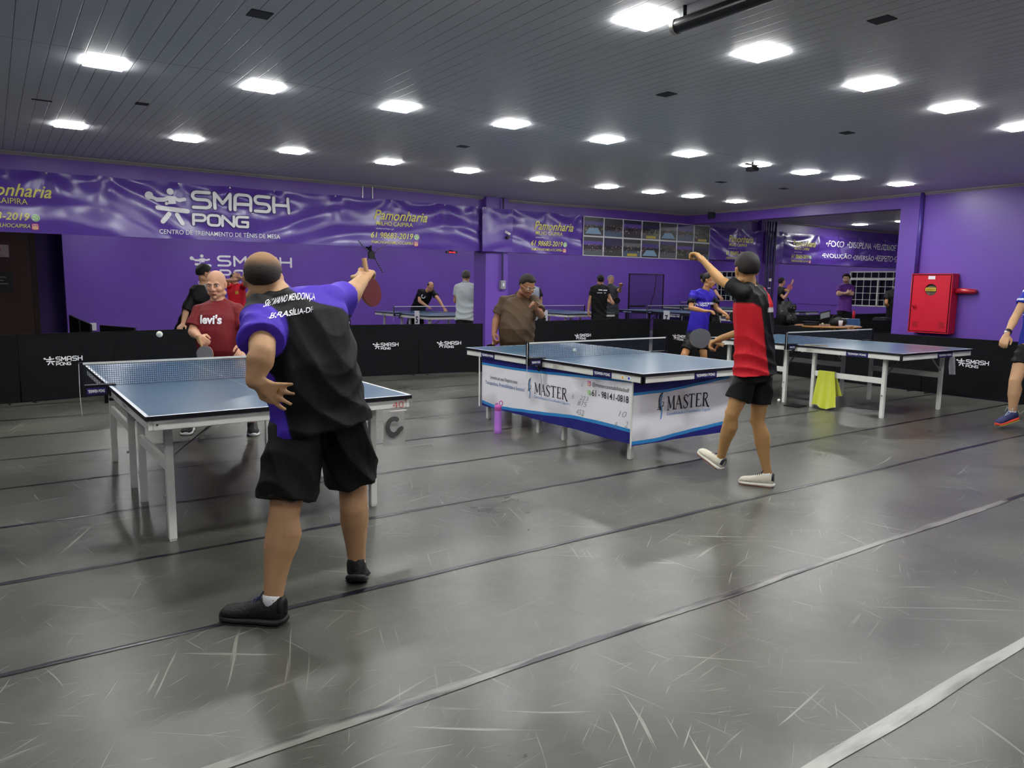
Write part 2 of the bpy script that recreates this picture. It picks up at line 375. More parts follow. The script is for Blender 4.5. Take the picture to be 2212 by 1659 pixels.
# second hall beyond the lintel
YB, XE = 18.3, 21.3
structure('wall_back', MB().box(1.25, XE+.2, YB, YB+.2, 0, 3.1), PURPLE)
structure('wall_recess', MB().box(-6, 1.3, 19.5, 19.7, 0, 3.1).box(1.25, 1.45, YB+.2, 19.5, 0, 3.1), PURPLE_SHADE)
WHITEC = mat('hall_ceiling_paint', 'A8AAB0', .5)
structure('ceiling_second_hall', MB().box(-6, XE+.2, YL+.25, 19.7, 2.95, 3.08), WHITEC)
structure('ceiling_side_room', MB().box(11.8, XE+.2, -6, YL, 2.93, 3.08), CEIL)
cornice(14, lambda t: ((12.0+9*t, YL-.001), (0, -1)))
# end wall of the side room with two barred windows
W1 = (16.75, 18.05, .93, 1.98); W2 = (11.2, 12.98, .92, 1.95)
wb = MB()
def wall_holes(mb, x0, x1, y0, y1, z0, z1, holes):
    ys = sorted({y0, y1}|{h[0] for h in holes}|{h[1] for h in holes})
    for a, b_ in zip(ys, ys[1:]):
        hs = [h for h in holes if h[0] <= a+1e-6 and h[1] >= b_-1e-6]
        if not hs: mb.box(x0, x1, a, b_, z0, z1)
        else: mb.box(x0, x1, a, b_, z0, hs[0][2]); mb.box(x0, x1, a, b_, hs[0][3], z1)
wall_holes(wb, XE, XE+.2, -6, YB, 0, 3.1, [W1, W2]); structure('wall_end', wb, PURPLE)
FRAME = mat('window_bar_paint', 'C9CCC4', .4); GLASS = mat('night_glass', '0B0B0F', .12, spec=.6)
for k, (y0, y1, z0, z1) in enumerate((W1, W2)):
    r = empty('window_%d' % (k+1), (XE, (y0+y1)/2, z0)); r['kind'] = 'structure'
    MB().box(XE+.12, XE+.14, y0, y1, z0, z1).build('pane', GLASS, r, world=True)
    f = MB(); t = .035
    f.box(XE-.01, XE+.06, y0, y1, z0-.0, z0+t).box(XE-.01, XE+.06, y0, y1, z1-t, z1).box(XE-.01, XE+.06, y0, y0+t, z0, z1).box(XE-.01, XE+.06, y1-t, y1, z0, z1)
    f.box(XE-.02, XE+.06, y0, y1, z1-.26, z1-.19); ym = (y0+y1)/2; f.box(XE-.01, XE+.06, ym-.02, ym+.02, z0, z1-.2)
    f.build('window_frame', FRAME, r, world=True)
    g = MB(); nn = 6 if k == 0 else 8
    for i in range(1, nn): y = y0+(y1-y0)*i/nn; g.box(XE+.0, XE+.02, y-.007, y+.007, z0, z1)
    for i in range(1, 4): z = z0+(z1-.25-z0)*i/4; g.box(XE+.0, XE+.02, y0, y1, z-.007, z+.007)
    g.build('window_bars', FRAME, r, world=True)
structure('trim_15', MB().box(XE-.02, XE, 12.9, YB, .93, .95), PURPLE)
# dark wooden door in the recess at the far left
DOORM = mat('dark_wood', '40201A', .5, noise=(4, .3)); DFR = mat('door_frame_wood', '3A241A', .5)
d1 = empty('door_1', (.2, 19.5, 0)); d1['kind'] = 'structure'
MB().bbox(-.75, .72, 19.44, 19.49, 0, 2.62, .005).build('door_leaf', DOORM, d1, world=True)
MB().box(-.9, -.75, 19.42, 19.5, 0, 2.72).box(.72, .82, 19.42, 19.5, 0, 2.72).box(-.9, .82, 19.42, 19.5, 2.62, 2.72).build('door_frame', DFR, d1, world=True)
MB().tube([(-.6, 19.43, 1.0), (-.6, 19.38, 1.0), (-.48, 19.38, 1.0)], .012).build('door_handle', mat('steel', '9A9A9A', .3, 1), d1, world=True)
sg = empty('restroom_sign', (.17, 19.43, 1.9), label='white restroom sign with red female figure on the dark wooden door', cat='sign')
MB().bbox(.0, .335, 19.425, 19.44, 1.87, 2.13, .003).build('sign_plate', mat('sign_white', 'B9A9AE', .5), sg, world=True)
RED = mat('sign_red', 'B01828', .5); fg = MB(); fg.sph((.165, 19.42, 2.085), (.015, .003, .018)); fg.tube([(.165, 19.42, 2.065), (.165, 19.42, 2.0)], [.02, .035], n=8).tube([(.165, 19.42, 2.0), (.165, 19.42, 1.93)], [.018, .012], n=8)
fg.build('female_figure', RED, sg, world=True)
place(word('FEMININO', 0, 0, .16, .018, bold=.01), (.09, 19.424, 1.89), (1, 0, 0), (0, 0, 1)).build('lettering', RED, sg, world=True)
ps = empty('poster', (.1, 19.43, 1.2), label='torn dark notice with white and yellow print taped to the wooden door', cat='poster')
MB().grid(lambda u, v: (-.3+.66*u+.01*math.sin(v*20), 19.43, 1.15+.42*v+.02*math.sin(u*6)), 12, 12).build('sheet', mat('notice_dark', '23242C', .6, noise=(9, .5)), ps, world=True)
tx = MB()
for i, (a, b_) in enumerate(((-.2, .28), (-.25, .2), (-.1, .25))): tx.box(a, b_, 19.42, 19.424, 1.30+.07*i, 1.315+.07*i)
tx.build('print_lines', mat('notice_print', 'B0A880', .6), ps, world=True)
# ------------------------------------------------------------------ ceiling lights
LED = mat('led_panel', 'ffffff', .5, emit=('FBFCFA', LAMP)); LGLOW = mat('led_frame', 'D8D8DC', .4, emit=('FBFCFA', LAMP*.5))
ORD = ['first', 'second', 'third', 'fourth', 'fifth', 'sixth', 'seventh', 'eighth', 'ninth', 'tenth']
def make_light(name='ceiling_light'):
    r = empty(name)
    s = .122; f = MB(); f.bbox(-s, s, -s, s, -.010, 0, .002); f.build('frame', LGLOW, r)  # frame made to glow so the ceiling around the panel brightens
    MB().box(-s+.012, s-.012, -s+.012, s-.012, -.012, -.0095).build('diffuser', LED, r)
    return r
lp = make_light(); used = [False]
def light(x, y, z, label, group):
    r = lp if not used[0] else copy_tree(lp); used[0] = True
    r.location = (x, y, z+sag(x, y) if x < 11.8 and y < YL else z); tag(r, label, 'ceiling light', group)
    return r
XS = (.72, 1.80, 2.93, 4.12, 5.24, 6.48, 7.68, 8.66, 9.56, 10.66)
for i, x in enumerate(XS):
    light(x, 8.69, H1-.004, 'square LED ceiling panel, %s from the left in the row nearest the banners' % ORD[i], 'LED panels in the row nearest the banners')
for i, x in enumerate((.73, 1.80, 2.95, 4.10, 5.29, 6.52, 7.68, 8.68, 9.58, 10.7)):
    light(x, 6.0 if i < 9 else 5.85, H1-.004, 'square LED ceiling panel, %s from the left in the middle row' % ORD[i], 'LED panels in the middle row')
FR = (3.08, 4.09, 5.33, 6.55, 7.80)
for i, x in enumerate(FR):
    light(x, 3.20, H1-.004, 'large looking square LED ceiling panel, %s from the left in the nearest row' % ORD[i], 'LED panels in the nearest row')
for x, y in ((2.02, 3.25), (.8, 3.25), (-1.2, 3.25), (-1.0, 6.0), (-1.0, 8.7)):  # first one inferred from its glow, the others assumed and unseen
    light(x, y, H1-.004, 'square LED ceiling panel just outside the picture on the left', 'LED panels outside the picture')
for x in (-1, 1.2, 3.4, 5.6, 7.8, 10):  # unseen rows above and behind the camera, added to brighten the hall
    for y in (.4, -2.4):
        light(x, y, H1-.004, 'square LED ceiling panel just outside the picture overhead', 'LED panels overhead outside the picture')
light(10.2, 3.2, H1-.004, 'square LED ceiling panel just outside the picture on the right', 'LED panels outside the picture on the right')
# side room and second hall have the same panels
light(16.75, 10.05, 2.926, 'small distant LED panel over the banner with white slogans', 'LED panels of the side room')
light(16.6, 8.95, 2.926, 'bright LED panel cut by the edge of the right wall', 'LED panels of the side room')
for x, y in ((13.8, 8.6), (13.8, 5.5), (17, 6), (19.6, 8.5), (13.8, 2.5)): light(x, y, 2.926, 'LED panel of the side room hidden above the beam', 'hidden LED panels of the side room')
for x in (1.9, 4.4, 6.9, 9.4, 11.9, 14.4, 16.9, 19.4):  # hidden panels, with an extra row added to brighten the hall walls
    for y in (12.4, 14.6, 16.8): light(x, y, 2.946, 'LED panel of the second hall hidden behind the banners', 'hidden LED panels of the second hall')
# ================================================================== BANNERS
YBN = 10.84
BAN = mat('banner_vinyl', '583A9C', .27, spec=.7)
YEL = mat('print_yellow', 'E6DC70', .5); WPR = mat('print_white', 'F6F5F8', .45); OUTL = mat('print_dark_outline', '2E1D5C', .5)
def fold(x, z, seed, pins, zt, amp=1.0):
    "depth of the hanging folds that radiate from the pins"
    d = 0
    for i, px in enumerate(pins):
        dx, dz = x-px, zt-z+.04; r = math.hypot(dx, dz); th = math.atan2(dx, dz)
        d += .017*math.sin(th*(4.6+.8*math.sin(i*2.1+seed))+i*1.7+seed)*math.exp(-r/.9)*min(1, r/.22)
    s = (x-pins[0])*.55
    q = z+.30*math.cos(s*2.1+seed)+.10*math.cos(s*4.3+1+seed)
    d += .014*abs(math.sin(8.5*q+seed*2))+.0035*math.sin(23*q+3*x)
    edge = min(1, (zt-z)/.08)
    return d*amp*(.25+.75*edge)
def banner(x0, x1, zb, zt, seed, label, pins, name='banner', amp=1.0, dy=0):
    r = empty(name, ((x0+x1)/2, YBN+dy, zb), label=label, cat='banner')
    fn = lambda x, z: fold(x, z, seed, pins, zt, amp)
    nx = max(8, int((x1-x0)/.03)); nz = 26
    def g(u, v):
        x = x0+(x1-x0)*u; top = zt-.012*abs(math.sin((x-pins[0])*PI/max(.5, (pins[-1]-pins[0])/max(1, len(pins)-1))))
        z = zb+(top-zb)*v; return (x, YBN+dy-.03-fn(x, z), z)
    b = MB().grid(g, nx, nz); me = b.build('vinyl_sheet', BAN, r, True, True, fix=False)
    p = MB()
    for px in pins: p.sph((px, YBN+dy-.045, zt-.02), .012, n=8, m=5)
    p.build('pin', mat('steel_pin', 'D0D0D0', .3, 1), r, world=True)
    r['_f'] = 0
    def put(mb, x, z, name_, m, parent=None, lift=.010):
        mb = refine(mb, .04); mb.v = [(x+v[0], YBN+dy-.03-fn(x+v[0], z+v[1])-lift-v[2], z+v[1]) for v in mb.v]
        o = mb.build(name_, m, parent or r, world=True, fix=False); return o
    del r['_f']
    return r, put
def pamonharia(put, x, w, dim=0):
    "the sponsor block: x = left edge of the word block, w = its width (about .9)"
    s = w/.9
    put(word('Pamonharia', 0, 0, .9*s, .15, .35, .012), x, 2.40, 'lettering', YEL)
    put(word('MILHO CAIPIRA', 0, 0, .62*s, .065, 0, .003), x+.03*s, 2.315, 'lettering', YEL)
    put(word('Qualidade em Primeiro Lugar', 0, 0, .31*s, .032, .4), x+.03*s, 2.25, 'lettering', WPR)
    put(word('61 98683-2019', 0, 0, .71*s, .09, .25, .012), x-.05*s, 2.125, 'lettering', YEL)
    put(word('PAMONHARIAMILHOCAIPIRA', 0, 0, .71*s, .045, .25, .002), x-.05*s, 2.04, 'lettering', YEL)
    icons(put, x+.72*s, 2.165, x+.71*s, 2.06, .042)
GRN = mat('icon_green', '7DC060', .4); PINK = mat('icon_pink', 'C04078', .4); ORG = mat('icon_orange', 'E0A050', .4)
def disc_mb(r, n=20, sy=1):
    m = MB(); m.add([(r*math.cos(2*PI*k/n), r*sy*math.sin(2*PI*k/n), 0) for k in range(n)], [tuple(range(n))]); return m
def ring_mb(pts, wd):
    m = MB(); poly_stroke(m, pts, wd); return m
def rsq(h, c):
    return arc(h-c, h-c, c, 0, 90)+arc(-h+c, h-c, c, 90, 180)+arc(-h+c, -h+c, c, 180, 270)+arc(h-c, -h+c, c, 270, 360)+[(h, h-c)]
def icons(put, x1, z1, x2, z2, r, lift=.008):
    put(disc_mb(r*1.05), x1, z1, 'icon', WPR, lift=lift); put(disc_mb(r*.92), x1, z1, 'icon', GRN, lift=lift+.002)
    put(ring_mb(arc(0, 0, r*.55, -120, 200, 12)+[(-r*.7, -r*.65), (-r*.25, -r*.5)], r*.13), x1, z1, 'icon', WPR, lift=lift+.004)
    put(ring_mb([(-r*.2, r*.2), (-r*.05, -r*.05), (r*.2, -r*.2)], r*.2), x1, z1, 'icon', WPR, lift=lift+.004)
    m = MB(); m.add([(p[0], p[1], 0) for p in rsq(r*.9, r*.3)[:-1]], [tuple(range(24))]); put(m, x2, z2, 'icon', PINK, lift=lift)
    m = MB(); m.add([(r*.85*math.cos(a)*.9, -r*.35+r*.5*math.sin(a), 0) for a in [2*PI*k/14 for k in range(14)]], [tuple(range(14))]); put(m, x2, z2, 'icon', ORG, lift=lift+.001)
    put(ring_mb(rsq(r*.6, r*.25), r*.12), x2, z2, 'icon', WPR, lift=lift+.003); put(ring_mb(arc(0, 0, r*.28, 0, 360, 12), r*.12), x2, z2, 'icon', WPR, lift=lift+.003)
r, put = banner(-2.2, 6.75, 1.985, 2.72, .6, 'long purple banner with the big white SMASH PONG logo and a sponsor block', [-1.9, -.9, .12, .62, 1.3, 2.1, 2.75, 3.35, 4.25, 5.15, 6.1, 6.7], amp=1.3)
def biglogo(m, k=0):
    figure(m, 1.69, 2.155, .475); wide_word(m, 'SMASH', 2.27, 2.41, .205, .20, .062, .042+k); wide_word(m, 'PONG', 2.262, 2.185, .15, .13, .035, .034+k); return m
put(biglogo(MB(), .022), 0, 0, 'logo_outline', OUTL, lift=.008); put(biglogo(MB()), 0, 0, 'logo', WPR, lift=.014)
put(word('CENTRO DE TREINAMENTO DE TÊNIS DE MESA', 0, 0, 1.57, .072, 0, .003), 1.84, 2.045, 'lettering', WPR)
pamonharia(put, 4.86, .90)
pamonharia(put, -.24, .90)
r, put = banner(6.76, 7.37, 1.985, 2.71, 1.7, 'short plain purple banner piece wrapped over the near column', [6.8, 7.34], amp=.6, dy=-.10)
r, put = banner(7.38, 9.0, 1.99, 2.72, 2.9, 'purple sponsor banner between the near column and the photo collage', [7.4, 8.2, 8.98], amp=1.0)
pamonharia(put, 7.88, .88)
r, put = banner(12.44, 14.2, 2.01, 2.70, 4.1, 'purple sponsor banner right of the photo collage, behind the raised fist', [12.5, 13.4, 14.15], amp=1.2)
pamonharia(put, 13.02, .86)
r, put = banner(14.21, 14.86, 2.0, 2.70, 1.1, 'short plain purple banner piece behind the dark pipes of the far column', [14.3, 14.8], amp=.6, dy=-.08)
r, put = banner(14.88, 20.8, 2.0, 2.70, 5.3, 'glossy purple banner with two lines of white slogans above the barred window', [14.9, 16.3, 17.1, 18.0, 19.2, 20.4], amp=1.7)
pamonharia(put, 15.3, .9)
for s_, x, x1, z in (('•FOCO', 16.62, 17.36, 2.44), ('•DISCIPLINA', 17.48, 18.56, 2.44), ('•VELOCIDADE', 18.66, 19.73, 2.44), ('•CONTROLE', 19.81, 20.75, 2.44),
                     ('•EVOLUÇÃO', 16.47, 17.68, 2.15), ('•DIVERSÃO', 17.76, 18.66, 2.15), ('•RESPEITO', 18.73, 19.6, 2.15), ('•SUPERAR', 19.65, 20.7, 2.15)):
    put(word(s_, 0, 0, x1-x, .15, 0, .006), x, z, 'lettering', WPR)
# photo collage: one long print of two rows of seven pictures
def photo_mat(i):
    m, nt, b, N, L = node_mat('photo_print_%d' % i); tc = N('TexCoord'); sp = N('SeparateXYZ'); L(tc.outputs['Generated'], sp.inputs[0])
    rnd = random.Random(i)
    top = ['2A2A30', '3A3A3E', '2E2745', '33333A', '45454A', '3D2F6A'][i % 6]; wall = ['4A3A80', '38363C', '5A4596', '2E2A50', '66666A'][i % 5]; flo = ['3A3A3C', '4A5A70', '303033', '565A60'][i % 4]
    cr = N('ValToRGB'); e = cr.color_ramp.elements; e[0].position = .0; e[0].color = lin(flo); e[1].position = 1; e[1].color = lin(top)
    for p, c in ((.30+.05*rnd.random(), flo), (.34+.05*rnd.random(), '1D1C22'), (.52+.06*rnd.random(), '26232B'), (.56+.06*rnd.random(), wall), (.76, wall), (.8, top)):
        q = e.new(p); q.color = lin(c)
    L(sp.outputs['Z'], cr.inputs['Fac'])
    mp = N('Mapping'); mp.inputs['Scale'].default_value = (26, 1, 12); mp.inputs['Location'].default_value = (i*5.1, 0, i*2.3); L(tc.outputs['Generated'], mp.inputs['Vector'])
    v = N('TexVoronoi'); v.inputs['Scale'].default_value = 1; L(mp.outputs['Vector'], v.inputs['Vector'])
    lt = N('Math'); lt.operation = 'LESS_THAN'; lt.inputs[1].default_value = .42; L(v.outputs['Distance'], lt.inputs[0])
    z1 = N('Math'); z1.operation = 'SUBTRACT'; z1.inputs[1].default_value = .42; L(sp.outputs['Z'], z1.inputs[0]); z2 = N('Math'); z2.operation = 'ABSOLUTE'; L(z1.outputs[0], z2.inputs[0])
    z3 = N('Math'); z3.operation = 'LESS_THAN'; z3.inputs[1].default_value = .2; L(z2.outputs[0], z3.inputs[0]); mk = N('Math'); mk.operation = 'MULTIPLY'; L(lt.outputs[0], mk.inputs[0]); L(z3.outputs[0], mk.inputs[1])
    c2 = N('ValToRGB'); f = c2.color_ramp.elements; c2.color_ramp.interpolation = 'CONSTANT'; f[0].color = lin('17171B'); f[1].position = .45; f[1].color = lin('8A6A5A')
    for p, c in ((.6, '2A2440'), (.75, 'A09A50' if i % 3 == 0 else '7A4048'), (.85, 'B8B0A8'), (.93, '222228')): q = f.new(p); q.color = lin(c)
    L(v.outputs['Color'], c2.inputs['Fac'])
    mx = N('Mix'); mx.data_type = 'RGBA'; L(mk.outputs[0], mx.inputs[0]); L(cr.outputs['Color'], mx.inputs[6]); L(c2.outputs['Color'], mx.inputs[7])
    L(mx.outputs[2], b.inputs['Base Color']); b.inputs['Roughness'].default_value = .35; return m
cx0, cx1, cz0, cz1 = 8.985, 12.42, 1.985, 2.70
cg = empty('photo_collage', ((cx0+cx1)/2, YBN, cz0), label='long white bordered print with fourteen group photos pinned over the banners', cat='poster')
bend = lambda x, z: YBN-.075+.004*math.sin(x*5+z*3)
MB().grid(lambda u, v: (cx0+(cx1-cx0)*u, bend(cx0+(cx1-cx0)*u, cz0+(cz1-cz0)*v), cz0+(cz1-cz0)*v), 80, 8).build('backing', mat('collage_white', 'C8C8CE', .4), cg, True, True, fix=False)
pw, ph_ = (cx1-cx0)/7, (cz1-cz0)/2
TBL = mat('photo_table_blue', '7895B0', .4); GOLD = mat('photo_gold', 'B09A40', .4)
for i in range(14):
    a = cx0+(i % 7)*pw+.015; b_ = a+pw-.03; c = cz0+(1-i//7)*ph_+.014; d = c+ph_-.028
    o = MB().grid(lambda u, v: (a+(b_-a)*u+.004*math.sin(v*9+i)*(u > .5), bend(a+(b_-a)*u, c+(d-c)*v)-.005, c+(d-c)*v), 8, 8).build('photo', photo_mat(i), cg, False, True, fix=False)
    if i in (0, 4, 10): MB().add([(a+.02, bend(a, c)-.010, c+.03), (b_-.04, bend(b_, c)-.010, c+.03), (b_-.14, bend(b_, c)-.010, c+.14), (a+.12, bend(a, c)-.010, c+.14)], [(0, 1, 2, 3)]).build('printed_table', TBL, o, False, True)
    if i in (3, 9, 6): MB().box(a+.1, b_-.1, bend(a, c)-.012, bend(a, c)-.009, c+.012, c+.06).build('printed_podium', GOLD, o, False, True)
# ================================================================== WALL LOGO, SOCKETS, BRACKET, CLOCK
wl = empty('wall_logo', (3.9, YB, 1.5), label='white SMASH PONG emblem painted on the far purple wall behind the players', cat='sign')
m = MB(); figure(m, 0, .10, .42); wide_word(m, 'SMASH', .62, .28, .26, .21, .10, .046); wide_word(m, 'PONG', .66, -.0, .22, .17, .09, .042)
place(m, (3.72, YB-.006, 1.50), (1, 0, 0), (0, 0, 1)).build('logo', WPR, wl, world=True)
place(word('CENTRO DE TREINAMENTO DE TÊNIS DE MESA', 0, 0, 1.75, .08, 0, .003), (3.88, YB-.006, 1.35), (1, 0, 0), (0, 0, 1)).build('lettering', WPR, wl, world=True)
def socket(x, z, w, h, m, label, y=YB):
    r = empty('wall_socket', (x, y, z), label=label, cat='socket'); MB().bbox(x-w, x+w, y-.03, y, z-h, z+h, .005).build('plate', m, r, world=True)
    MB().box(x-w*.4, x+w*.4, y-.035, y-.03, z-h*.4, z+h*.4).build('insert', mat('socket_insert', 'D8D8D8', .4), r, world=True)
SW = mat('socket_white', 'E4E0E8', .4); SB = mat('black_plastic', '101013', .4)
socket(7.26, .42, .06, .09, SW, 'white wall socket above the barrier right of the near player')
socket(7.5, .40, .05, .08, SB, 'small black wall box beside the white socket')
socket(1.72, .42, .06, .08, SW, 'white wall socket over the black barriers at the far left')
GALV = mat('galvanised_steel', 'B8B8BC', .35, .8, noise=(30, .3)); BLK = mat('black_metal', '0C0C10', .4, .2)
tv = empty('tv_bracket', (4.76, 10.7, 1.85), label='black X shaped screen wall bracket hanging below the banner', cat='bracket')
MB().box(4.71, 4.73, YL-.02, YL+.0, 2.60, 2.93).box(4.87, 4.89, YL-.02, YL+.0, 2.60, 2.93).build('hanger_rod', GALV, tv, world=True)
MB().bbox(4.71, 4.81, 10.66, 10.70, 1.80, 1.91, .006).build('hub_plate', BLK, tv, world=True)
MB().bar((4.77, YL+.02, 2.02), (4.77, 10.68, 1.90), .04, .03).bar((4.745, 10.7, 1.85), (4.745, 10.66, 2.0), .025).build('neck', BLK, tv, world=True)
for ex, ez in ((4.53, 2.06), (4.99, 2.03), (4.53, 1.66), (4.92, 1.60)):
    a = Vector((4.76+(.04 if ex > 4.76 else -.04), 10.65, 1.855+(.04 if ez > 1.85 else -.04))); b_ = Vector((ex, 10.63, ez))
    arm = MB().bar(a, b_, .006, .028, up=(0, 1, 0)).build('arm', BLK, tv, world=True)
    sl = MB(); d = (b_-a)
    for t in (.15, .3, .45, .6, .75, .9): q = a+d*t; sl.box(q.x-.006, q.x+.006, q.y-.020, q.y-.0145, q.z-.006, q.z+.006)
    sl.build('slot', mat('bracket_slot', '8080A0', .4), arm, world=True)
ck = empty('digital_clock', (6.27, YL, 1.95), label='small black digital clock with red digits under the banner edge', cat='clock')
MB().bbox(6.17, 6.38, YL-.04, YL+.0, 1.935, 1.975, .004).box(6.25, 6.30, YL-.01, YL+.03, 1.96, 2.01).build('case', SB, ck, world=True)
REDL = mat('red_led', 'FF2030', .4, emit=('FF2038', 2.0))
place(word('20:48', 0, 0, .12, .02), (6.21, YL-.042, 1.945), (1, 0, 0), (0, 0, 1)).build('digits', REDL, ck, world=True)
# conduits and switch box on the near column
PIPE = mat('dark_purple_conduit', '2B2250', .35)
cn = empty('electrical_conduit', (7.21, YL-.15, 1.4), label='dark conduit running down the near column to a switch box', cat='conduit')
MB().tube([(7.19, YL-.17, H1-.06), (7.19, YL-.17, 1.50)], .018).box(7.165, 7.215, YL-.185, YL-.12, 2.88, 2.9).build('pipe', PIPE, cn, world=True)
MB().bbox(7.15, 7.25, YL-.19, YL-.12, 1.36, 1.51, .006).build('switch_box', mat('grey_box', '8E8E98', .5), cn, world=True)
MB().bbox(7.185, 7.215, YL-.197, YL-.19, 1.41, 1.46, .003).build('switch', SW, cn, world=True)
cc = empty('security_camera', (7.27, YL-.2, 2.28), label='small white camera clipped to the conduit on the near column', cat='camera')
MB().tube([(7.21, YL-.2, 2.33), (7.29, YL-.24, 2.28)], .024).build('body', SW, cc, True, True); MB().bbox(7.22, 7.28, YL-.25, YL-.17, 2.21, 2.25, .004).build('bracket', SB, cc, world=True)
MB().tube([(7.21, YL-.19, 2.36), (7.185, YL-.18, 2.38)], .01).build('arm', SB, cc, world=True)
for i, x in enumerate((14.24, 14.32, 14.41, 14.52)):
    o = MB().tube([(x, YL-.20, 2.90), (x, YL-.20, 0.0)], .018 if i < 3 else .026).build('drain_pipe', PIPE)
    tag(o, 'dark purple pipe on the far column, %s from the left' % ORD[i], 'pipe', 'pipes on the far column')
o = MB().tube([(11.745, 6.07, H1-.02), (11.745, 6.07, 1.69)], .028).build('standpipe', mat('purple_pipe', '4A3590', .35), None, True); tag(o, 'purple pipe running from the ceiling down to the red fire cabinet', 'pipe')
rod = empty('leaning_pole', (14.05, 10.45, 0), label='thin black pole with a white clamp standing left of the serving player', cat='pole')
MB().tube([(14.0, 10.45, 0), (14.1, 10.45, 1.83)], .018).build('shaft', BLK, rod, world=True); MB().tube([(14.078, 10.45, 1.58), (14.082, 10.45, 1.64)], .032).build('clamp', SW, rod, world=True); MB().tube([(14.066, 10.45, 1.42), (14.067, 10.45, 1.44)], .03).build('ring', SW, rod, world=True)
# ================================================================== FIRE CABINET
FRED = mat('cabinet_red', 'C8102E', .35, noise=(6, .06)); FDK = mat('cabinet_gap', '3A0610', .6)
fc = empty('fire_hose_cabinet', (11.8, 5.75, .8), label='red steel fire hose cabinet with round window on the purple right wall', cat='fire cabinet')
y0, y1, z0, z1 = 5.455, 6.055, .80, 1.69; xf = 11.60
MB().bbox(xf+.055, 11.8, y0, y1, z0, z1, .006).box(xf+.012, xf+.056, y0, y0+.012, z0, z1).box(xf+.012, xf+.056, y1-.012, y1, z0, z1).box(xf+.012, xf+.056, y0+.012, y1-.012, z0, z0+.012).box(xf+.012, xf+.056, y0+.012, y1-.012, z1-.012, z1).build('case', FRED, fc, world=True)
db = MB(); yc, zc, rr = 5.755, 1.45, .088
# door face built as a plate with a round opening
N0 = 40; outer = []
for k in range(N0):
    a = 2*PI*k/N0; c_, s_ = math.cos(a), math.sin(a); hy, hz0, hz1 = (y1-y0)/2-.025, zc-(z0+.03), (z1-.03)-zc
    t = min(hy/abs(c_) if abs(c_) > 1e-6 else 9, (hz1 if s_ > 0 else hz0)/abs(s_) if abs(s_) > 1e-6 else 9); outer.append((xf, yc+c_*t, zc+s_*t))
inner = [(xf, yc+rr*math.cos(2*PI*k/N0), zc+rr*math.sin(2*PI*k/N0)) for k in range(N0)]
db.add(outer+inner, [(k, (k+1) % N0, N0+(k+1) % N0, N0+k) for k in range(N0)])
db.add(inner+[(xf+.02, v[1], v[2]) for v in inner], [(k, (k+1) % N0, N0+(k+1) % N0, N0+k) for k in range(N0)])
db.box(xf, xf+.012, y0+.025, y1-.025, z0+.026, z0+.03).box(xf, xf+.012, y0+.025, y1-.025, z1-.03, z1-.026)
for zz in (z0+.028, z0+.029): pass
for (a, b_, c, d) in ((y0+.025, y0+.028, z0+.03, z1-.03), (y1-.028, y1-.025, z0+.03, z1-.03)): db.box(xf, xf+.012, a, b_, c, d)
# corners of the plate outside the fan
for (ya, za) in ((y0+.025, z0+.03), (y1-.025, z0+.03), (y0+.025, z1-.03), (y1-.025, z1-.03)):
    k = min(range(N0), key=lambda q: abs(outer[q][1]-ya)+abs(outer[q][2]-za))
    for kk in (k-1, k, k+1):
        a, b_ = outer[kk % N0], outer[(kk+1) % N0]
        db.add([a, b_, (xf, ya, za)], [(0, 1, 2)])
door = db.build('cabinet_door', FRED, fc, world=True)
MB().box(xf+.004, xf+.012, y0+.012, y0+.018, z0+.015, z1-.015).box(xf+.004, xf+.012, y1-.018, y1-.012, z0+.015, z1-.015).box(xf+.004, xf+.012, y0+.015, y1-.015, z0+.012, z0+.018).box(xf+.004, xf+.012, y0+.015, y1-.015, z1-.018, z1-.012).build('door_gap', FDK, fc, world=True)
MB().bbox(xf+.001, xf+.012, y0, y0+.012, z0, z1, .002).bbox(xf+.001, xf+.012, y1-.012, y1, z0, z1, .002).bbox(xf+.001, xf+.012, y0, y1, z0, z0+.012, .002).bbox(xf+.001, xf+.012, y0, y1, z1-.012, z1, .002).build('rim', FRED, fc, world=True)
hs = MB()
for k in range(7): hs.tube([(xf+.034, yc+(.016+.011*k)*math.cos(a)+.01, zc-.03+(.016+.011*k)*math.sin(a)) for a in [2*PI*j/24 for j in range(25)]], .0045, 6)
hs.build('coiled_hose', mat('hose_canvas', '8E887E', .8), fc, True, True)
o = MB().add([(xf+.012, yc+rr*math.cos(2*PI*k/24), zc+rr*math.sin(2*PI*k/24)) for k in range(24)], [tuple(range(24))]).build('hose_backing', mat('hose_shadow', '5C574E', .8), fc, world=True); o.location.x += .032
cy_ = MB().box(xf-.004, xf+.001, yc-.078, yc+.078, zc-.022, zc+.03).build('fire_label', mat('label_yellow', 'C8A820', .5), door, world=True)
place(word('INCÊNDIO', 0, 0, .13, .034, 0, .012), (xf-.006, yc+.065, zc-.014), (0, -1, 0), (0, 0, 1)).build('lettering', mat('print_black', '1A1812', .5), cy_, world=True)
lb = MB().box(xf-.002, xf+.001, yc-.05, yc+.05, 1.605, 1.655).build('notice_label', SW, door, world=True)
MB().tube([(xf-.002, 5.985, 1.20), (xf-.03, 5.985, 1.20)], .018).tube([(xf-.03, 5.99, 1.215), (xf-.035, 5.965, 1.22), (xf-.03, 5.955, 1.19), (xf-.02, 5.97, 1.165)], .009, 8).build('latch', FRED, door, True, True)
vv = MB()
for yy in (5.56, 5.95):
    for k in range(5): vv.bbox(xf-.003, xf+.001, yy-.04, yy+.04, .885+k*.018, .893+k*.018, .001)
vv.build('vent_slits', mat('cabinet_slit', '8A0A20', .5), door, world=True)
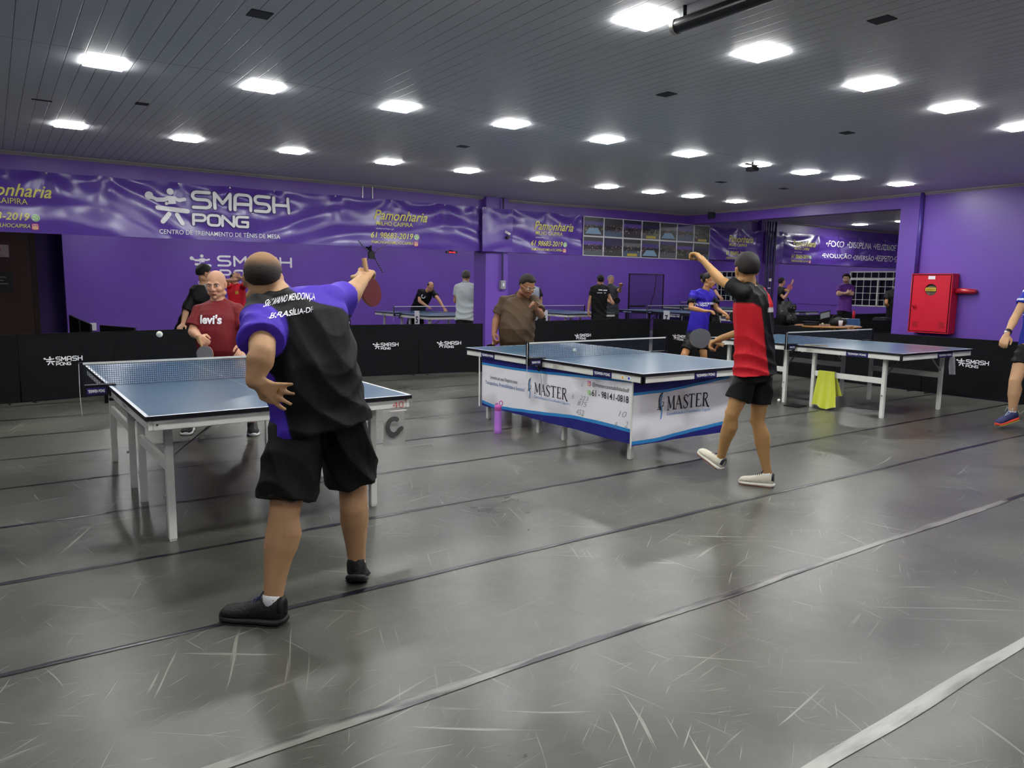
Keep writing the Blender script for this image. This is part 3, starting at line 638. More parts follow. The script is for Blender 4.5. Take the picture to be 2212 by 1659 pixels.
MB().tube([(11.72, 5.46, 1.435), (11.72, 5.36, 1.44), (11.72, 5.27, 1.435), (11.735, 5.22, 1.43), (11.79, 5.21, 1.43)], [.042, .04, .04, .038, .035], 16).build('inlet_pipe', mat('pipe_red', 'B02030', .3), fc, True, True)
o = MB().bbox(11.77, 11.8, 6.08, 6.15, 1.4, 1.6, .004).build('wall_switch', mat('grey_box', '8E8E98', .5)); tag(o, 'narrow grey wall box at the left edge of the fire cabinet', 'box')
# projection screen case under the ceiling, smoke sensors, vents
tb = empty('projection_screen', (3.17, 2.0, 2.84), label='black tubular projection screen case mounted under the ceiling, top of the picture', cat='projector screen')
MB().tube([(3.10, 2.98, 2.835), (3.13, .6, 2.835)], .038, 24).build('case', mat('screen_case', '17171A', .35, .3), tb, False, True)
MB().tube([(3.10, 3.0, 2.835), (3.10, 2.975, 2.835)], .041, 24).build('end_cap', mat('steel_cap', '8E8C86', .35, .6), tb, world=True)
MB().tube([(3.10, 2.93, 2.86), (3.10, 2.93, H1)], .012).tube([(3.13, .8, 2.86), (3.13, .8, H1)], .012).build('hanger', BLK, tb, world=True)
VENT = mat('vent_dark', '1E1E24', .6)
for x, y, wx, wy, s_ in ((.44, 7.6, .15, .03, 'slit like dark ceiling vent at the far left'), (1.14, 7.2, .1, .09, 'dark ceiling vent left of the second lamp of the middle row'), (1.32, 4.42, .12, .12, 'square dark ceiling vent near the top left'), (4.4, 4.31, .11, .13, 'dark ceiling vent at the middle of the ceiling'), (4.10, 2.42, .10, .12, 'dark ceiling vent at the top right'), (6.8, 4.28, .12, .1, 'dark ceiling vent on the right half of the ceiling'), (4.32, 7.25, .12, .1, 'tiny dark ceiling vent between the middle and far lamps'), (8.6, 7.3, .14, .1, 'tiny dark ceiling vent above the photo collage'), (9.9, 7.2, .14, .1, 'tiny dark ceiling vent near the beam')):
    z = H1+sag(x, y); o = MB().bbox(x-wx/2, x+wx/2, y-wy/2, y+wy/2, z-.006, z+.003, .002).build('ceiling_vent', VENT); tag(o, s_, 'vent')
sn = empty('ceiling_projector', (7.55, 5.92, 2.85), label='small dark device hanging under the seventh lamp of the middle row', cat='projector')
MB().bbox(7.47, 7.57, 5.86, 5.98, 2.82, 2.87, .006).build('body', SB, sn, world=True); MB().tube([(7.52, 5.92, 2.87), (7.52, 5.92, H1-.01)], .012).bbox(7.40, 7.62, 5.9, 5.94, 2.885, 2.9, .003).build('mount', BLK, sn, world=True)
o = MB().bbox(11.72, 11.79, 10.1, 10.24, 2.78, 2.9, .01).build('speaker_box', mat('grey_box_dark', '2C3038', .5)); tag(o, 'small dark box mounted on top of the purple beam in the far corner', 'speaker')
# ================================================================== BARRIERS
CLOTH = mat('black_barrier_cloth', '0D0E11', .85, spec=.2, bump=(5, .5)); BSM = mat('barrier_steel', '1C1C20', .4, .5)
def barrier(x0, y0, x1, y1, label, group, logo=None, h=.80, side=1, name='barrier', lh=.085, lz=.42):
    """cloth covered panel from (x0,y0) to (x1,y1); logo = distance of the logo from the start on the camera side"""
    L_ = math.hypot(x1-x0, y1-y0); a = math.atan2(y1-y0, x1-x0); r = empty(name, (x0, y0, 0), a, label, 'barrier', group)
    ph = x0*3+y0
    def g(s):
        def f(u, v):
            x = .006+(L_-.012)*u; z = .012+(h-.012)*v
            d = .006*math.sin(x*6+z*5+ph)*math.sin(v*PI)+.008*math.exp(-((v-.08)/.08)**2)*math.sin(x*4+ph)
            return (x, s*(.014+d*.8), z)
        return f
    m = MB().grid(g(-1), 30, 14).grid(g(1), 30, 14); m.box(.004, L_-.004, -.014, .014, .005, .02).box(.004, L_-.004, -.014, .014, h-.012, h).box(.002, .010, -.014, .014, .005, h).box(L_-.010, L_-.002, -.014, .014, .005, h)
    m.build('cloth_cover', CLOTH, r, True)
    for xx in (.12, L_-.12):
        MB().bar((xx, -.14, .006), (xx, .14, .006), .02, .012).build('foot', BSM, r)
    if logo is not None:
        lo = MB(); logo_stacked(lo, 0, 0, lh*1.25); R_ = (1, 0, 0) if side == 1 else (-1, 0, 0)
        place(lo, (logo, -.028*side, lz), R_, (0, 0, 1)).build('logo', WPR, r)
    return r
GL = 'black barriers in front of the banner wall'
bl = [(-1.0, 10.35, .19, 10.38), (.19, 10.38, 1.2, 10.55), (1.2, 10.55, 2.75, 10.72), (2.75, 10.72, 4.36, 10.78), (4.36, 10.78, 5.52, 10.62), (5.52, 10.62, 6.6, 10.42)]
bn = [None, .25, None, .7, .42, .3]
bt = ['black cloth barrier cut by the left picture edge', 'black cloth barrier with logo left of the near table', 'plain black cloth barrier behind the flying ball', 'black cloth barrier behind the man in the dark red shirt', 'black cloth barrier with logo right of the big player', 'black cloth barrier with logo ending beside the near column']
for (a, b_, c, d), lg, s_ in zip(bl, bn, bt): barrier(a, b_, c, d, s_, GL, lg)
barrier(1.10, 15.5, 1.10, 13.7, 'black barrier end seen beyond the left barriers, against the far wall', 'black barriers beside the recess')
barrier(1.12, 13.6, 1.12, 12.2, 'low black barrier beside the dark recess at the far left', 'black barriers beside the recess')
barrier(1.22, 12.0, 1.55, 11.2, 'short black barrier leaning behind the left barriers', 'black barriers beside the recess')
GM = 'black barriers behind the middle table'
barrier(7.5, 10.66, 8.75, 10.80, 'plain black barrier behind the man in the brown shirt', GM)
barrier(8.75, 10.80, 9.85, 10.86, 'black barrier with a logo above the net of the middle table', GM, .1, lz=.44)
barrier(9.85, 10.86, 10.80, 10.80, 'black barrier at the far corner behind the middle table', GM)
GR = 'black barriers along the right side'
ys = [10.75, 9.4, 8.1, 6.75, 5.4, 4.0, 2.6]
bs = ['black barrier running from the far corner behind the boy in blue', 'black barrier with logo left of the boy in blue', 'black barrier behind the boy in the red and black shirt', 'black barrier behind the net of the right table', 'black barrier under the fire cabinet', 'black barrier with a bright logo at the right end of the right table', 'black barrier cut by the right picture edge']
for i in range(6):
    barrier(10.86, ys[i], 10.86, ys[i+1], bs[i], GR, (.55, .3, .5, .55, .45, .06)[i], lz=.42)
barrier(10.86, 2.6, 10.86, 1.2, bs[6], GR)
GS = 'black barriers in the side room'
for i, (a, b_, c, d) in enumerate(((13.4, 10.5, 14.2, 9.55), (14.2, 9.55, 15.0, 8.6), (15.0, 8.6, 15.8, 7.65))):
    barrier(a, b_, c, d, 'low black barrier behind the wooden table, %s from the left' % ORD[i], GS)
for i in range(4):
    barrier(14.95+1.42*i, 10.80, 16.35+1.42*i, 10.80, 'distant black barrier below the barred window, %s from the left' % ORD[i], 'distant black barriers under the slogans banner')
# ================================================================== TABLES
TOPB = mat('table_blue', '365A72', .28, spec=1.0, noise=(3, .06)); RIMB = mat('table_black_rim', '101014', .4); LINE = mat('table_white_line', 'DADDE0', .4)
APR = mat('white_steel', 'E2E3DC', .4, noise=(8, .05)); APK = mat('black_steel', '16161A', .4); STK = mat('sticker_blue', '1B1A5E', .4); CREM = mat('sticker_white', 'D5D4CC', .5)
HB = mat('print_black2', '16161A', .5)
W_, L_T, HT = 1.525, 2.74, .76
def sticker(parent, o, right, up, w, h, kind='line', name='sticker', m=STK):
    o = Vector(o); r_ = Vector(right); u_ = Vector(up); n = r_.cross(u_)
    s = MB().add([o+n*.002, o+r_*w+n*.002, o+r_*w+u_*h+n*.002, o+u_*h+n*.002], [(0, 1, 2, 3)]).build(name, m, parent)
    if kind == 'line':
        lo = MB(); logo_line(lo, 0, 0, 1); lo.v = [(v[0]*w*.88/7.6+w*.07, v[1]*h*.62+h*.2, v[2]) for v in lo.v]
        place(lo, o, right, up, .0035).build('lettering', WPR, s)
    return s
def make_table(apron='white', lower=True):
    root = empty('table_tennis_table'); AP = APR if apron == 'white' else APK
    for k in (0, 1):
        y0, y1 = k*1.37+.002, (k+1)*1.37-.002
        t = MB().box(0, W_, y0, y1, HT-.022, HT-.0006).build('table_half', RIMB, root)
        MB().box(.001, W_-.001, y0+.001, y1-.001, HT-.002, HT).build('playing_surface', TOPB, t)
        ln = MB(); z = HT+.0008
        def q(a, b_, c, d): ln.add([(a, c, z), (b_, c, z), (b_, d, z), (a, d, z)], [(0, 1, 2, 3)])
        q(0, .02, y0, y1); q(W_-.02, W_, y0, y1); q(W_/2-.0015, W_/2+.0015, y0, y1)
        if k == 0: q(0, W_, y0, y0+.02)
        else: q(0, W_, y1-.02, y1)
        ln.build('white_line', LINE, t)
        i = .012; a = MB(); zb, zt = HT-.078, HT-.024
        a.bbox(i, i+.022, y0+i, y1-.012, zb, zt, .003).bbox(W_-i-.022, W_-i, y0+i, y1-.012, zb, zt, .003)
        a.bbox(i+.022, W_-i-.022, y0+i, y0+i+.022, zb, zt, .003).bbox(i+.022, W_-i-.022, y1-i-.022, y1-i, zb, zt, .003)
        a.build('apron', AP, root)
        ly = (.27, 1.17) if k == 0 else (1.57, 2.49)
        for lx in (.15, 1.375):
            for y in ly: MB().bbox(lx-.021, lx+.021, y-.021, y+.021, .008, HT-.024, .003).box(lx-.018, lx+.018, y-.018, y+.018, 0, .01).build('leg', AP, root)
            MB().bbox(lx-.012, lx+.012, ly[0]+.021, ly[1]-.021, .39, .455, .003).build('stretcher', AP, root)
        for lx, sx in ((.15, 1), (1.375, -1)):
            y = ly[0]
            MB().bar((lx+sx*.022, y, .48), (lx+sx*.30, y, HT-.07), .008, .02, up=(0, 1, 0)).build('brace', GALV if apron == 'white' else BLK, root)
            MB().tube([(lx-sx*.022, y, .26), (lx-sx*.036, y, .26)], .009, 8).build('lock_pin', GALV, root)
    MB().box(.004, W_-.004, 1.36, 1.38, HT-.07, HT-.03).build('centre_rail', APK, root)
    return root
NETM = mat('net_cord_dark', '1A2238', .8); TAPE = mat('net_white_tape', 'E2E2DE', .6); NCL = mat('net_clamp_black', '0E0E12', .35)
def make_net(st=True, cord=True):
    "net with its two clamps in table coordinates"
    r = empty('table_net'); y = 1.37; x0, x1 = -.15, W_+.15; z0, z1 = HT+.003, HT+.1525
    n = MB(); t = .0009
    nx = int((x1-x0)/.0135)
    for i in range(nx+1):
        x = x0+(x1-x0)*i/nx; n.box(x-t, x+t, y-.0006, y+.0006, z0, z1)
    for j in range(11):
        z = z0+(z1-.012-z0)*j/10; n.box(x0, x1, y-.0006, y+.0006, z-t, z+t)
    n.build('mesh', NETM, r)
    MB().box(x0, x1, y-.003, y+.003, z1-.008, z1+.006).build('top_tape', TAPE, r)
    for s, xx in ((-1, x0), (1, x1)):
        p = MB().bbox(xx-.012, xx+.012, y-.012, y+.012, HT-.05, z1+.008, .003).build('post', NCL, r)
        inner = 0 if s < 0 else W_
        MB().bbox(min(xx, inner+s*-.045), max(xx, inner-s*.045), y-.03, y+.03, HT+.003, HT+.012, .002).bbox(min(xx, inner), max(xx, inner), y-.028, y+.028, HT-.06, HT+.004, .004).bbox(min(inner, inner-s*.05), max(inner, inner-s*.05), y-.02, y+.02, HT-.10, HT-.085, .002).tube([(inner-s*.03+s*.045, y, HT-.06), (inner-s*.03+s*.045, y, HT-.115)], .012, 10).build('clamp', NCL, p)
        if st: sticker(p, (xx+.02 if s < 0 else inner+.01, y-.0295, HT-.05), (1, 0, 0), (0, 0, 1), .115, .045)
    if cord:
        MB().tube([(x0-.012, y-.014, z1), (x0-.016, y-.018, HT-.02), (x0-.014, y-.016, HT-.12), (x0-.01, y-.016, HT-.19)], .0022, 6).build('tension_cord', TAPE, r)
    return r
T1 = make_table(); N1 = make_net()
AX = 0.60; AY = 4.155
def setp(o, x, y, label, cat, group=None, rz=0):
    o.location = (x, y, 0); o.rotation_euler = (0, 0, rz); tag(o, label, cat, group); return o
tA = setp(T1, .60, 4.16, 'near blue table tennis table with white legs, left, being played on', 'table tennis table', 'table tennis tables', math.radians(.6))
nA = setp(N1, .60, 4.16, 'net stretched over the near left table', 'net', 'table nets', math.radians(.6))
def table(x, y, label, nlabel, rz=0, src=None, nsrc=None):
    t = setp(copy_tree(src or BASE_T), x, y, label, 'table tennis table', 'table tennis tables', rz); n = setp(copy_tree(nsrc or BASE_N), x, y, nlabel, 'net', 'table nets', rz); return t, n
BASE_T, BASE_N = T1, N1
tB, nB = table(4.215, 4.264, 'middle blue table wrapped in a white and blue MASTER advertising skirt', 'net over the middle table with the advertising skirt')
tC, nC = table(8.06, 4.235, 'right blue table with a yellow towel hanging on its frame', 'net over the right table above the yellow towel', math.radians(-1.2))
t5, n5 = table(7.45, 13.85, 'far blue table number 5 where a man in black leans over', 'net over far table number 5')
t6, n6 = table(11.1, 13.8, 'far blue table number 6 beside the man in the black shirt', 'net over far table number 6')
t8, n8 = table(18.5, 13.1, 'most distant white framed table in front of the server', 'net over the most distant table')
T7 = make_table('black'); setp(T7, 14.6, 13.2, 'far table number 7 with a black frame', 'table tennis table', 'table tennis tables'); n7 = setp(copy_tree(BASE_N), 14.6, 13.2, 'net over far black table number 7', 'net', 'table nets')
t9, n9 = table(18.9, 16.0, 'distant white framed table seen past the boy in blue', 'net over the distant table past the boy in blue')
# extra prints that only one table carries
U = (0, 0, 1)
zs = HT-.077
def side_left(t, y, w, **k): return sticker(t, (.0115, y+w, zs), (0, -1, 0), U, w, .055, **k)
def side_near(t, x, w, **k): return sticker(t, (x, .0135, zs), (1, 0, 0), U, w, .055, **k)
# near table
def plain_label(t, y, w=.16):
    s = sticker(t, (.0115, y+w, zs+.006), (0, -1, 0), U, w, .042, kind='none', name='paper_label', m=CREM); l = MB()
    for i in range(3): l.box(0, w*(.35+.1*i), 0, .0012, 0, .002); l.v = [v for v in l.v]
    mm = MB()
    for i in range(3): mm.add([(.01, .008+i*.01, 0), (w*(.4+.15*(i % 2)), .008+i*.01, 0), (w*(.4+.15*(i % 2)), .0105+i*.01, 0), (.01, .0105+i*.01, 0)], [(0, 1, 2, 3)])
    place(mm, (.0115, y+w, zs+.006), (0, -1, 0), U, .004).build('lettering', HB, s)
def hobby(t, y, x=.0115):
    s = MB(); fit(text_mb('Hobby', .25, .0), .02, .012, .17, .03).v
    m_ = fit(text_mb('Hobby', .25), .02, .010, .16, .034); poly_stroke(m_, [(.19, .02), (.25, .02), (.265, .046)], .002); poly_stroke(m_, [(.0, .004), (.24, .002)], .0025)
    place(m_, (x, y+.27, zs), (0, -1, 0), U, .003).build('maker_lettering', HB, t)
hobby(tA, .60); plain_label(tA, 1.1)
side_near(tA, .70, .30)
p40 = place(fit(text_mb('40', 0, -.012), 0, 0, .075, .04), (1.395, .0115, zs+.002), (1, 0, 0), U, .003).build('red_lettering', mat('print_red', 'B83038', .5), tA)
place(fit(text_mb('+'), 0, 0, .02, .018), (1.475, .0115, zs+.036), (1, 0, 0), U, .003).build('red_lettering', bpy.data.materials['print_red'], tA)
MB().tube([(.055, .012, zs+.03), (.055, .006, zs+.03)], .005, 8).build('screw', HB, tA)
# table B: logos, bumpers, magnets, skirt
side_left(tB, .38, .24); side_left(tB, 2.17, .26); side_near(tB, .61, .28); plain_label(tB, 1.02, .17)
MB().bbox(-.001, .012, -.001, .03, zs-.004, HT-.022, .003).build('corner_bumper', RIMB, tB); MB().bbox(-.001, .03, -.001, .012, zs-.004, HT-.022, .003).build('corner_bumper', RIMB, tB)
for y, m_ in ((.245, mat('magnet_yellow', 'E0A830', .4)), (.17, mat('magnet_blue', '2040C0', .4))):
    o = MB().tube([(.0115, y, zs+.024), (.0065, y, zs+.024)], .0185, 18).build('round_badge', WPR, tB); MB().tube([(.0066, y, zs+.024), (.005, y, zs+.024)], .011, 14).build('badge_centre', m_, o)
side_left(tC, .40, .27); side_near(tC, .75, .33); plain_label(tC, 1.0, .2)
MB().bbox(-.001, .012, -.001, .03, zs-.004, HT-.022, .003).build('corner_bumper', RIMB, tC)
hobby(t5, .35); hobby(t5, 2.1); hobby(t6, .4); side_near(t8, .6, .3); side_near(t6, .9, .3)
side_left(T7, .3, .4); side_left(T7, 2.1, .4)
# skirt of the middle table: printed cloth panels under the long side and the near end
sk = empty('advertising_skirt', (4.22, 4.27, .15), label='white printed MASTER skirt with blue waves hung around the middle table', cat='tablecloth')
SKW = mat('skirt_white', 'D9D8DC', .45); NAVY = mat('skirt_navy', '1E1F78', .45); SKY = mat('skirt_blue', '2E86C8', .45); SKG = mat('skirt_grey', 'AFADB2', .5); NUMG = mat('skirt_number', '8F8F93', .5); INK = mat('skirt_ink', '17141E', .5)
def skirt_noise():
    m, nt, b, N, L = node_mat('skirt_print'); tc = N('TexCoord')
    mp = N('Mapping'); mp.inputs['Scale'].default_value = (1.0, 1.0, 1.6); mp.inputs['Rotation'].default_value = (.5, .3, 0); L(tc.outputs['Object'], mp.inputs['Vector'])
    v = N('TexVoronoi'); v.inputs['Scale'].default_value = 2.1; v.distance = 'CHEBYCHEV'; v.feature = 'SMOOTH_F1'; v.inputs['Smoothness'].default_value = .25; L(mp.outputs['Vector'], v.inputs['Vector'])
    cr = N('ValToRGB'); cr.color_ramp.elements[0].color = lin('F0EFF4'); cr.color_ramp.elements[0].position = .35; cr.color_ramp.elements[1].position = .85; cr.color_ramp.elements[1].color = lin('A6A3A8')
    L(v.outputs['Distance'], cr.inputs['Fac']); L(cr.outputs['Color'], b.inputs['Base Color']); b.inputs['Roughness'].default_value = .45; return m
SKP = skirt_noise()
def ycurve(t): return 0
XS_ = 4.262
def skirt_panel(o, right, w, ztop, zbot, upper, lower, name):
    """upper(t)/lower(t) = heights of the printed waves; returns the part"""
    o = Vector(o); R_ = Vector(right); n = R_.cross(Vector(U))
    rip = lambda t, z: .008*math.sin(t*w*7)*(1-(z-zbot)/(ztop-zbot)*.7)+.003*math.sin(t*w*23)
    def strip(f0, f1, lift, nm, m, par, nz=8):
        def g(u, v):
            z = f0(u)+(f1(u)-f0(u))*v; return tuple(o+R_*(u*w)+Vector((0, 0, z))+n*(rip(u, z)+lift))
        return MB().grid(g, 70, nz).build(nm, m, par, True, True, fix=False)
    base = strip(lambda u: zbot(u) if callable(zbot) else zbot, lambda u: ztop, 0, name, SKP, sk) if not callable(zbot) else None
    c = lambda k: (lambda u: k)
    strip(c(zbot), lower, .002, 'navy_wave', NAVY, base); strip(lower, lambda u: lower(u)+.03, .0025, 'blue_stripe', SKY, base, 2)
    strip(upper, c(ztop), .002, 'navy_wave', NAVY, base); strip(lambda u: upper(u)-.022, upper, .0025, 'blue_stripe', SKY, base, 2)
    def put(mb, x, z, nm, m, lift=.004):
        mb = refine(mb, .09)
        mb.v = [tuple(o+R_*(x+v[0])+Vector((0, 0, z+v[1]))+n*(rip((x+v[0])/w, z+v[1])+lift+v[2])) for v in mb.v]
        return mb.build(nm, m, base, world=True, fix=False)
    return base, put
SERIF_W = .019
def master(put, x, z, w, h):
    "serif capitals MASTER with thick and thin strokes, plus the emblem"
    W = w/6.1; m = MB(); tk, tn = h*.13, h*.05
    def L_(pts, wd, ox): poly_stroke(m, [(ox+a*W, b_*h) for a, b_ in pts], wd, cap=False)
    def serif(cx, cz, ox, s=.22): L_([(cx-s, cz), (cx+s, cz)], tn, ox)
    o = 0; L_([(.12, 0), (.16, 1)], tn, o); L_([(.14, 1), (.52, .12)], tk, o); L_([(.52, .12), (.92, 1)], tn, o); L_([(.93, 1), (.98, 0)], tk, o); serif(.12, .01, o, .14); serif(.98, .01, o, .16); serif(.08, .99, o, .1); serif(.97, .99, o, .1)
    o = 1.13*W; L_([(.1, 0), (.5, 1)], tn, o); L_([(.46, 1), (.88, 0)], tk, o); L_([(.24, .36), (.74, .36)], tn, o); serif(.1, .01, o, .13); serif(.88, .01, o, .15)
    o = 2.15*W; s = [(.68, .8), (.66, .9), (.5, .99), (.3, .97), (.16, .82), (.22, .64), (.42, .5), (.64, .36), (.7, .2), (.6, .05), (.36, 0), (.16, .06), (.1, .22)]; L_(s[:5], tn*1.4, o); L_(s[4:9], tk, o); L_(s[8:], tn*1.4, o)
    for a, b_ in s: pass
    o = 2.98*W; L_([(.04, .98), (.86, .98)], tn*1.3, o); L_([(.45, 1), (.45, 0)], tk, o); L_([(.04, 1), (.04, .84)], tn, o); L_([(.86, 1), (.86, .84)], tn, o); serif(.45, .01, o, .18)
    o = 4.0*W; L_([(.16, 0), (.16, 1)], tk, o); L_([(.05, .98), (.68, .98), (.68, .84)], tn*1.2, o); L_([(.16, .52), (.54, .52)], tn*1.2, o); L_([(.05, .02), (.72, .02), (.72, .18)], tn*1.2, o)
    o = 4.9*W; L_([(.16, 0), (.16, 1)], tk, o); serif(.16, .01, o, .16); L_([(.05, .98), (.4, .98)]+[(.4+.26*math.sin(a), .76+.22*math.cos(a)) for a in (.4, .9, 1.57, 2.2, 2.8)]+[(.3, .52)], tn*1.7, o); L_([(.36, .54), (.78, -.03), (.95, -.1)], tk, o)
    put(m, x, z, 'lettering', INK)
    e = MB(); s_ = h
    pts = [(.0, .95), (-.14, .7), (-.2, .4), (-.12, .05), (.0, -.2)]
    poly_stroke(e, [(a*s_, b_*s_+.25*s_) for a, b_ in [(.12, 1.05), (-.1, .85), (-.2, .5), (-.16, .1), (-.02, -.15)]], .045*s_*2)
    poly_stroke(e, [(-.36*s_, .12*s_), (-.1*s_, .18*s_), (.2*s_, .42*s_), (.26*s_, .62*s_), (.12*s_, .68*s_)], .05*s_); poly_stroke(e, [(-.3*s_, .28*s_), (0, .3*s_), (.26*s_, .36*s_)], .04*s_)
    put(e, x-.22*w/1.2*.8, z, 'emblem', INK, .005)
    e2 = MB(); poly_stroke(e2, [(.1*s_, 1.15*s_), (-.02*s_, .8*s_), (-.02*s_, .4*s_), (.1*s_, .05*s_), (.06*s_, -.35*s_), (.0, -.55*s_)], .09*s_); put(e2, x-.22*w/1.2*.8, z, 'emblem', SKY, .006)
    put(word('Contabilidade e Certificados Digitais', 0, 0, w*1.0, h*.27, .08), x, z-h*.45, 'lettering', SKY)
Wd = 2.30
base, put = skirt_panel((XS_, 6.73, 0), (0, -1, 0), Wd, .685, .158, lambda t: .622+.07*max(0, (t-.25)/.75)**1.2, lambda t: float(np.interp(t, [0, .11, .255, .44, .66, .86, 1], [.188, .166, .18, .212, .252, .262, .253])), 'long_side_panel')
s0 = 6.73
put(word('Levando ao seu Negócio mais', 0, 0, .49, .045), s0-6.56, .455, 'lettering', INK)
put(word('Transparência, Previsibilidade e Sucesso!', 0, 0, .70, .05), s0-6.65, .39, 'lettering', mat('ink_blue', '2B5A98', .5))
master(put, s0-5.775, .41, .53, .105)
put(word('@mastercontabilidadedf', 0, 0, .47, .045), s0-4.93, .575, 'lettering', INK)
put(word('61 - 98141-0818', 0, 0, .465, .058, 0, .008), s0-4.93, .495, 'lettering', INK)
icons(put, s0-4.965, .523, s0-4.97, .60, .024, .004)
for s_, yy, zz, ww, hh in (('223', 5.10, .44, .13, .04), ('6', 5.21, .435, .03, .04), ('875', 5.13, .385, .14, .045), ('1', 5.24, .36, .01, .03), ('452', 5.15, .30, .12, .05), ('10', 4.58, .37, .1, .05), ('8', 4.62, .27, .03, .045), ('2', 4.50, .29, .04, .05), ('5', 5.08, .56, .03, .03)):
    put(word(s_, 0, 0, ww, hh, .3, -.012), s0-yy, zz, 'printed_number', NUMG)
base, put = skirt_panel((4.268, 4.428, 0), (1, 0, 0), 1.19, .685, .142, lambda t: .585+.012*t+.10*max(0, t-.35)**1.1, lambda t: .150+.075*max(0, t-.2)**1.1*1.2, 'end_panel')
master(put, .40, .408, .55, .118)
for zz in (.64,): pass
MB().tube([(XS_-.035, 6.73, .70), (XS_-.035, 6.73, .15)], .008, 8).tube([(XS_-.004, 4.424, .69), (XS_-.004, 4.424, .12)], .008, 8).build('edge_rod', APR, sk, world=True)
wr = MB(); wr.tube([(4.20, 5.60, .62), (4.205, 5.59, .52), (4.215, 5.62, .46), (4.215, 5.60, .40)], .0015, 5); o = wr.build('loose_thread', HB); tag(o, 'thin dark thread hanging below the net clamp of the middle table', 'thread')
# number cards and small things on the tables
def card(num, x, y, z, label, w=.22, h=.30, face='y'):
    r = empty('number_card', (x, y, z), label=label, cat='number card', group='table number cards')
    MB().bbox(x-.003, x+.003, y-w/2, y+w/2, z, z+h, .001).build('card', SW, r, world=True)
    place(word(num, 0, 0, w*.5, h*.5, 0, .04), (x-.005, y+w*.25, z+h*.12), (0, -1, 0), U).build('numeral', HB, r, world=True)
card('5', 7.43, 14.35, .55, 'white card with a black 5 hanging on the far left table'); card('6', 11.08, 14.65, .52, 'white card with a black 6 hanging on the table behind the brown shirt'); card('7', 14.56, 13.95, .50, 'white card with a black 7 hanging on the black framed table')
cal = empty('paper_flyer', (2.0, 4.12, .5), label='grey flyer with a round emblem taped below the right corner of the near table', cat='flyer')
fx = lambda u, v: (1.92+.145*u+.004*math.sin(v*4), 4.168-.004*math.sin(u*5+v*3)-.01*(1-v)*u, .455+.225*v)
MB().grid(fx, 10, 12).build('sheet', mat('flyer_grey', 'A6A5A2', .5), cal, True, True, fix=False)
rg = MB(); poly_stroke(rg, arc(.068, .12, .042, 60, 330, 18, .05)+[(.12, .105)], .03); place(rg, (1.92, 4.155, .455), (1, 0, 0), U).build('emblem', mat('flyer_dark', '4E4C4A', .5), cal, world=True)
MB().bbox(1.935, 2.05, 4.10, 4.113, .679, .684, .001).build('tape', CREM, cal, world=True)
# cleaned: towel over the stretcher of the right table
TWL = mat('towel_yellow', 'D9E046', .9, noise=(60, .08), bump=(200, .5), sheen=.3)
tw = MB(); tx0 = tC.location.x+.15-.0; ty = 5.20
def twf(side):
    def f(u, v):
        # v 0 at the stretcher top, 1 at the hem
        wdt = .21+.10*v; y = ty-.0+(.5-u)*wdt-.02*v; z = .462-(.43 if side < 0 else .30)*v
        x = 8.205+side*(.022+.035*v+.014*math.sin(u*17+v*2)*(.2+v)); z += .02*v*math.sin(u*7+1)
        return (x, y, max(.012, z))
    return f
tw.grid(twf(-1), 24, 20).grid(twf(1), 24, 20).grid(lambda u, v: (8.205-.022+.044*v, ty+(.5-u)*.21, .462+.006*math.sin(v*PI)), 24, 4)
o = tw.build('towel', TWL, None, True); tag(o, 'bright yellow towel hanging over the lower frame of the right table', 'towel')
o2 = MB(); o2.grid(lambda u, v: (9.60+.13*u, 4.45+.02*math.sin(u*6+v*3), .42+.26*v), 10, 10); o2 = o2.build('white_cloth', mat('white_cloth', 'C8C8CC', .9), None, True); tag(o2, 'white cloth hanging under the right corner of the right table', 'cloth')
# balls
BALL = mat('ball_white', 'F2F2E6', .35)
def ball(p, label):
    o = MB().sph((0, 0, 0), .02, n=20, m=12).build('table_tennis_ball', BALL, None, True); o.location = p; tag(o, label, 'ball', 'table tennis balls')
ball((.885, 5.37, 1.10), 'white ball flying above the net of the near table'); ball((4.94, 6.01, .782), 'white ball on the middle table just behind the net'); ball((8.216, 5.859, .02), 'white ball lying on the floor left of the right table'); ball((18.43, 13.45, 1.71), 'white ball tossed above the hand of the distant server')
# pink bottle
bt_ = empty('water_bottle', (4.0, 6.02, 0), label='lilac water bottle with a ring handle standing beside the middle table', cat='bottle')
LIL = mat('bottle_lilac', 'B070D0', .4); LIL2 = mat('bottle_lid', 'C860B8', .4)
MB().lathe([(0, 0), (.036, 0), (.037, .005), (.037, .045), (.0355, .048), (.0355, .215), (.034, .222), (.0, .222)], (4.0, 6.02, 0)).build('body', LIL, bt_, True, True)
MB().lathe([(.0, .222), (.032, .222), (.033, .226), (.033, .245), (.036, .25), (.036, .27), (.02, .282), (0, .284)], (4.0, 6.02, 0)).build('lid', LIL2, bt_, True, True)
MB().tube([(4.02+.022*math.cos(a)*.6, 6.00+.022*math.cos(a)*-.4, .30+.022*math.sin(a)) for a in [2*PI*k/18 for k in range(19)]], .005, 8).tube([(3.98, 6.03, .28), (3.985, 6.03, .295), (4.0, 6.02, .295)], .008, 8).build('ring_handle', LIL2, bt_, True, True)
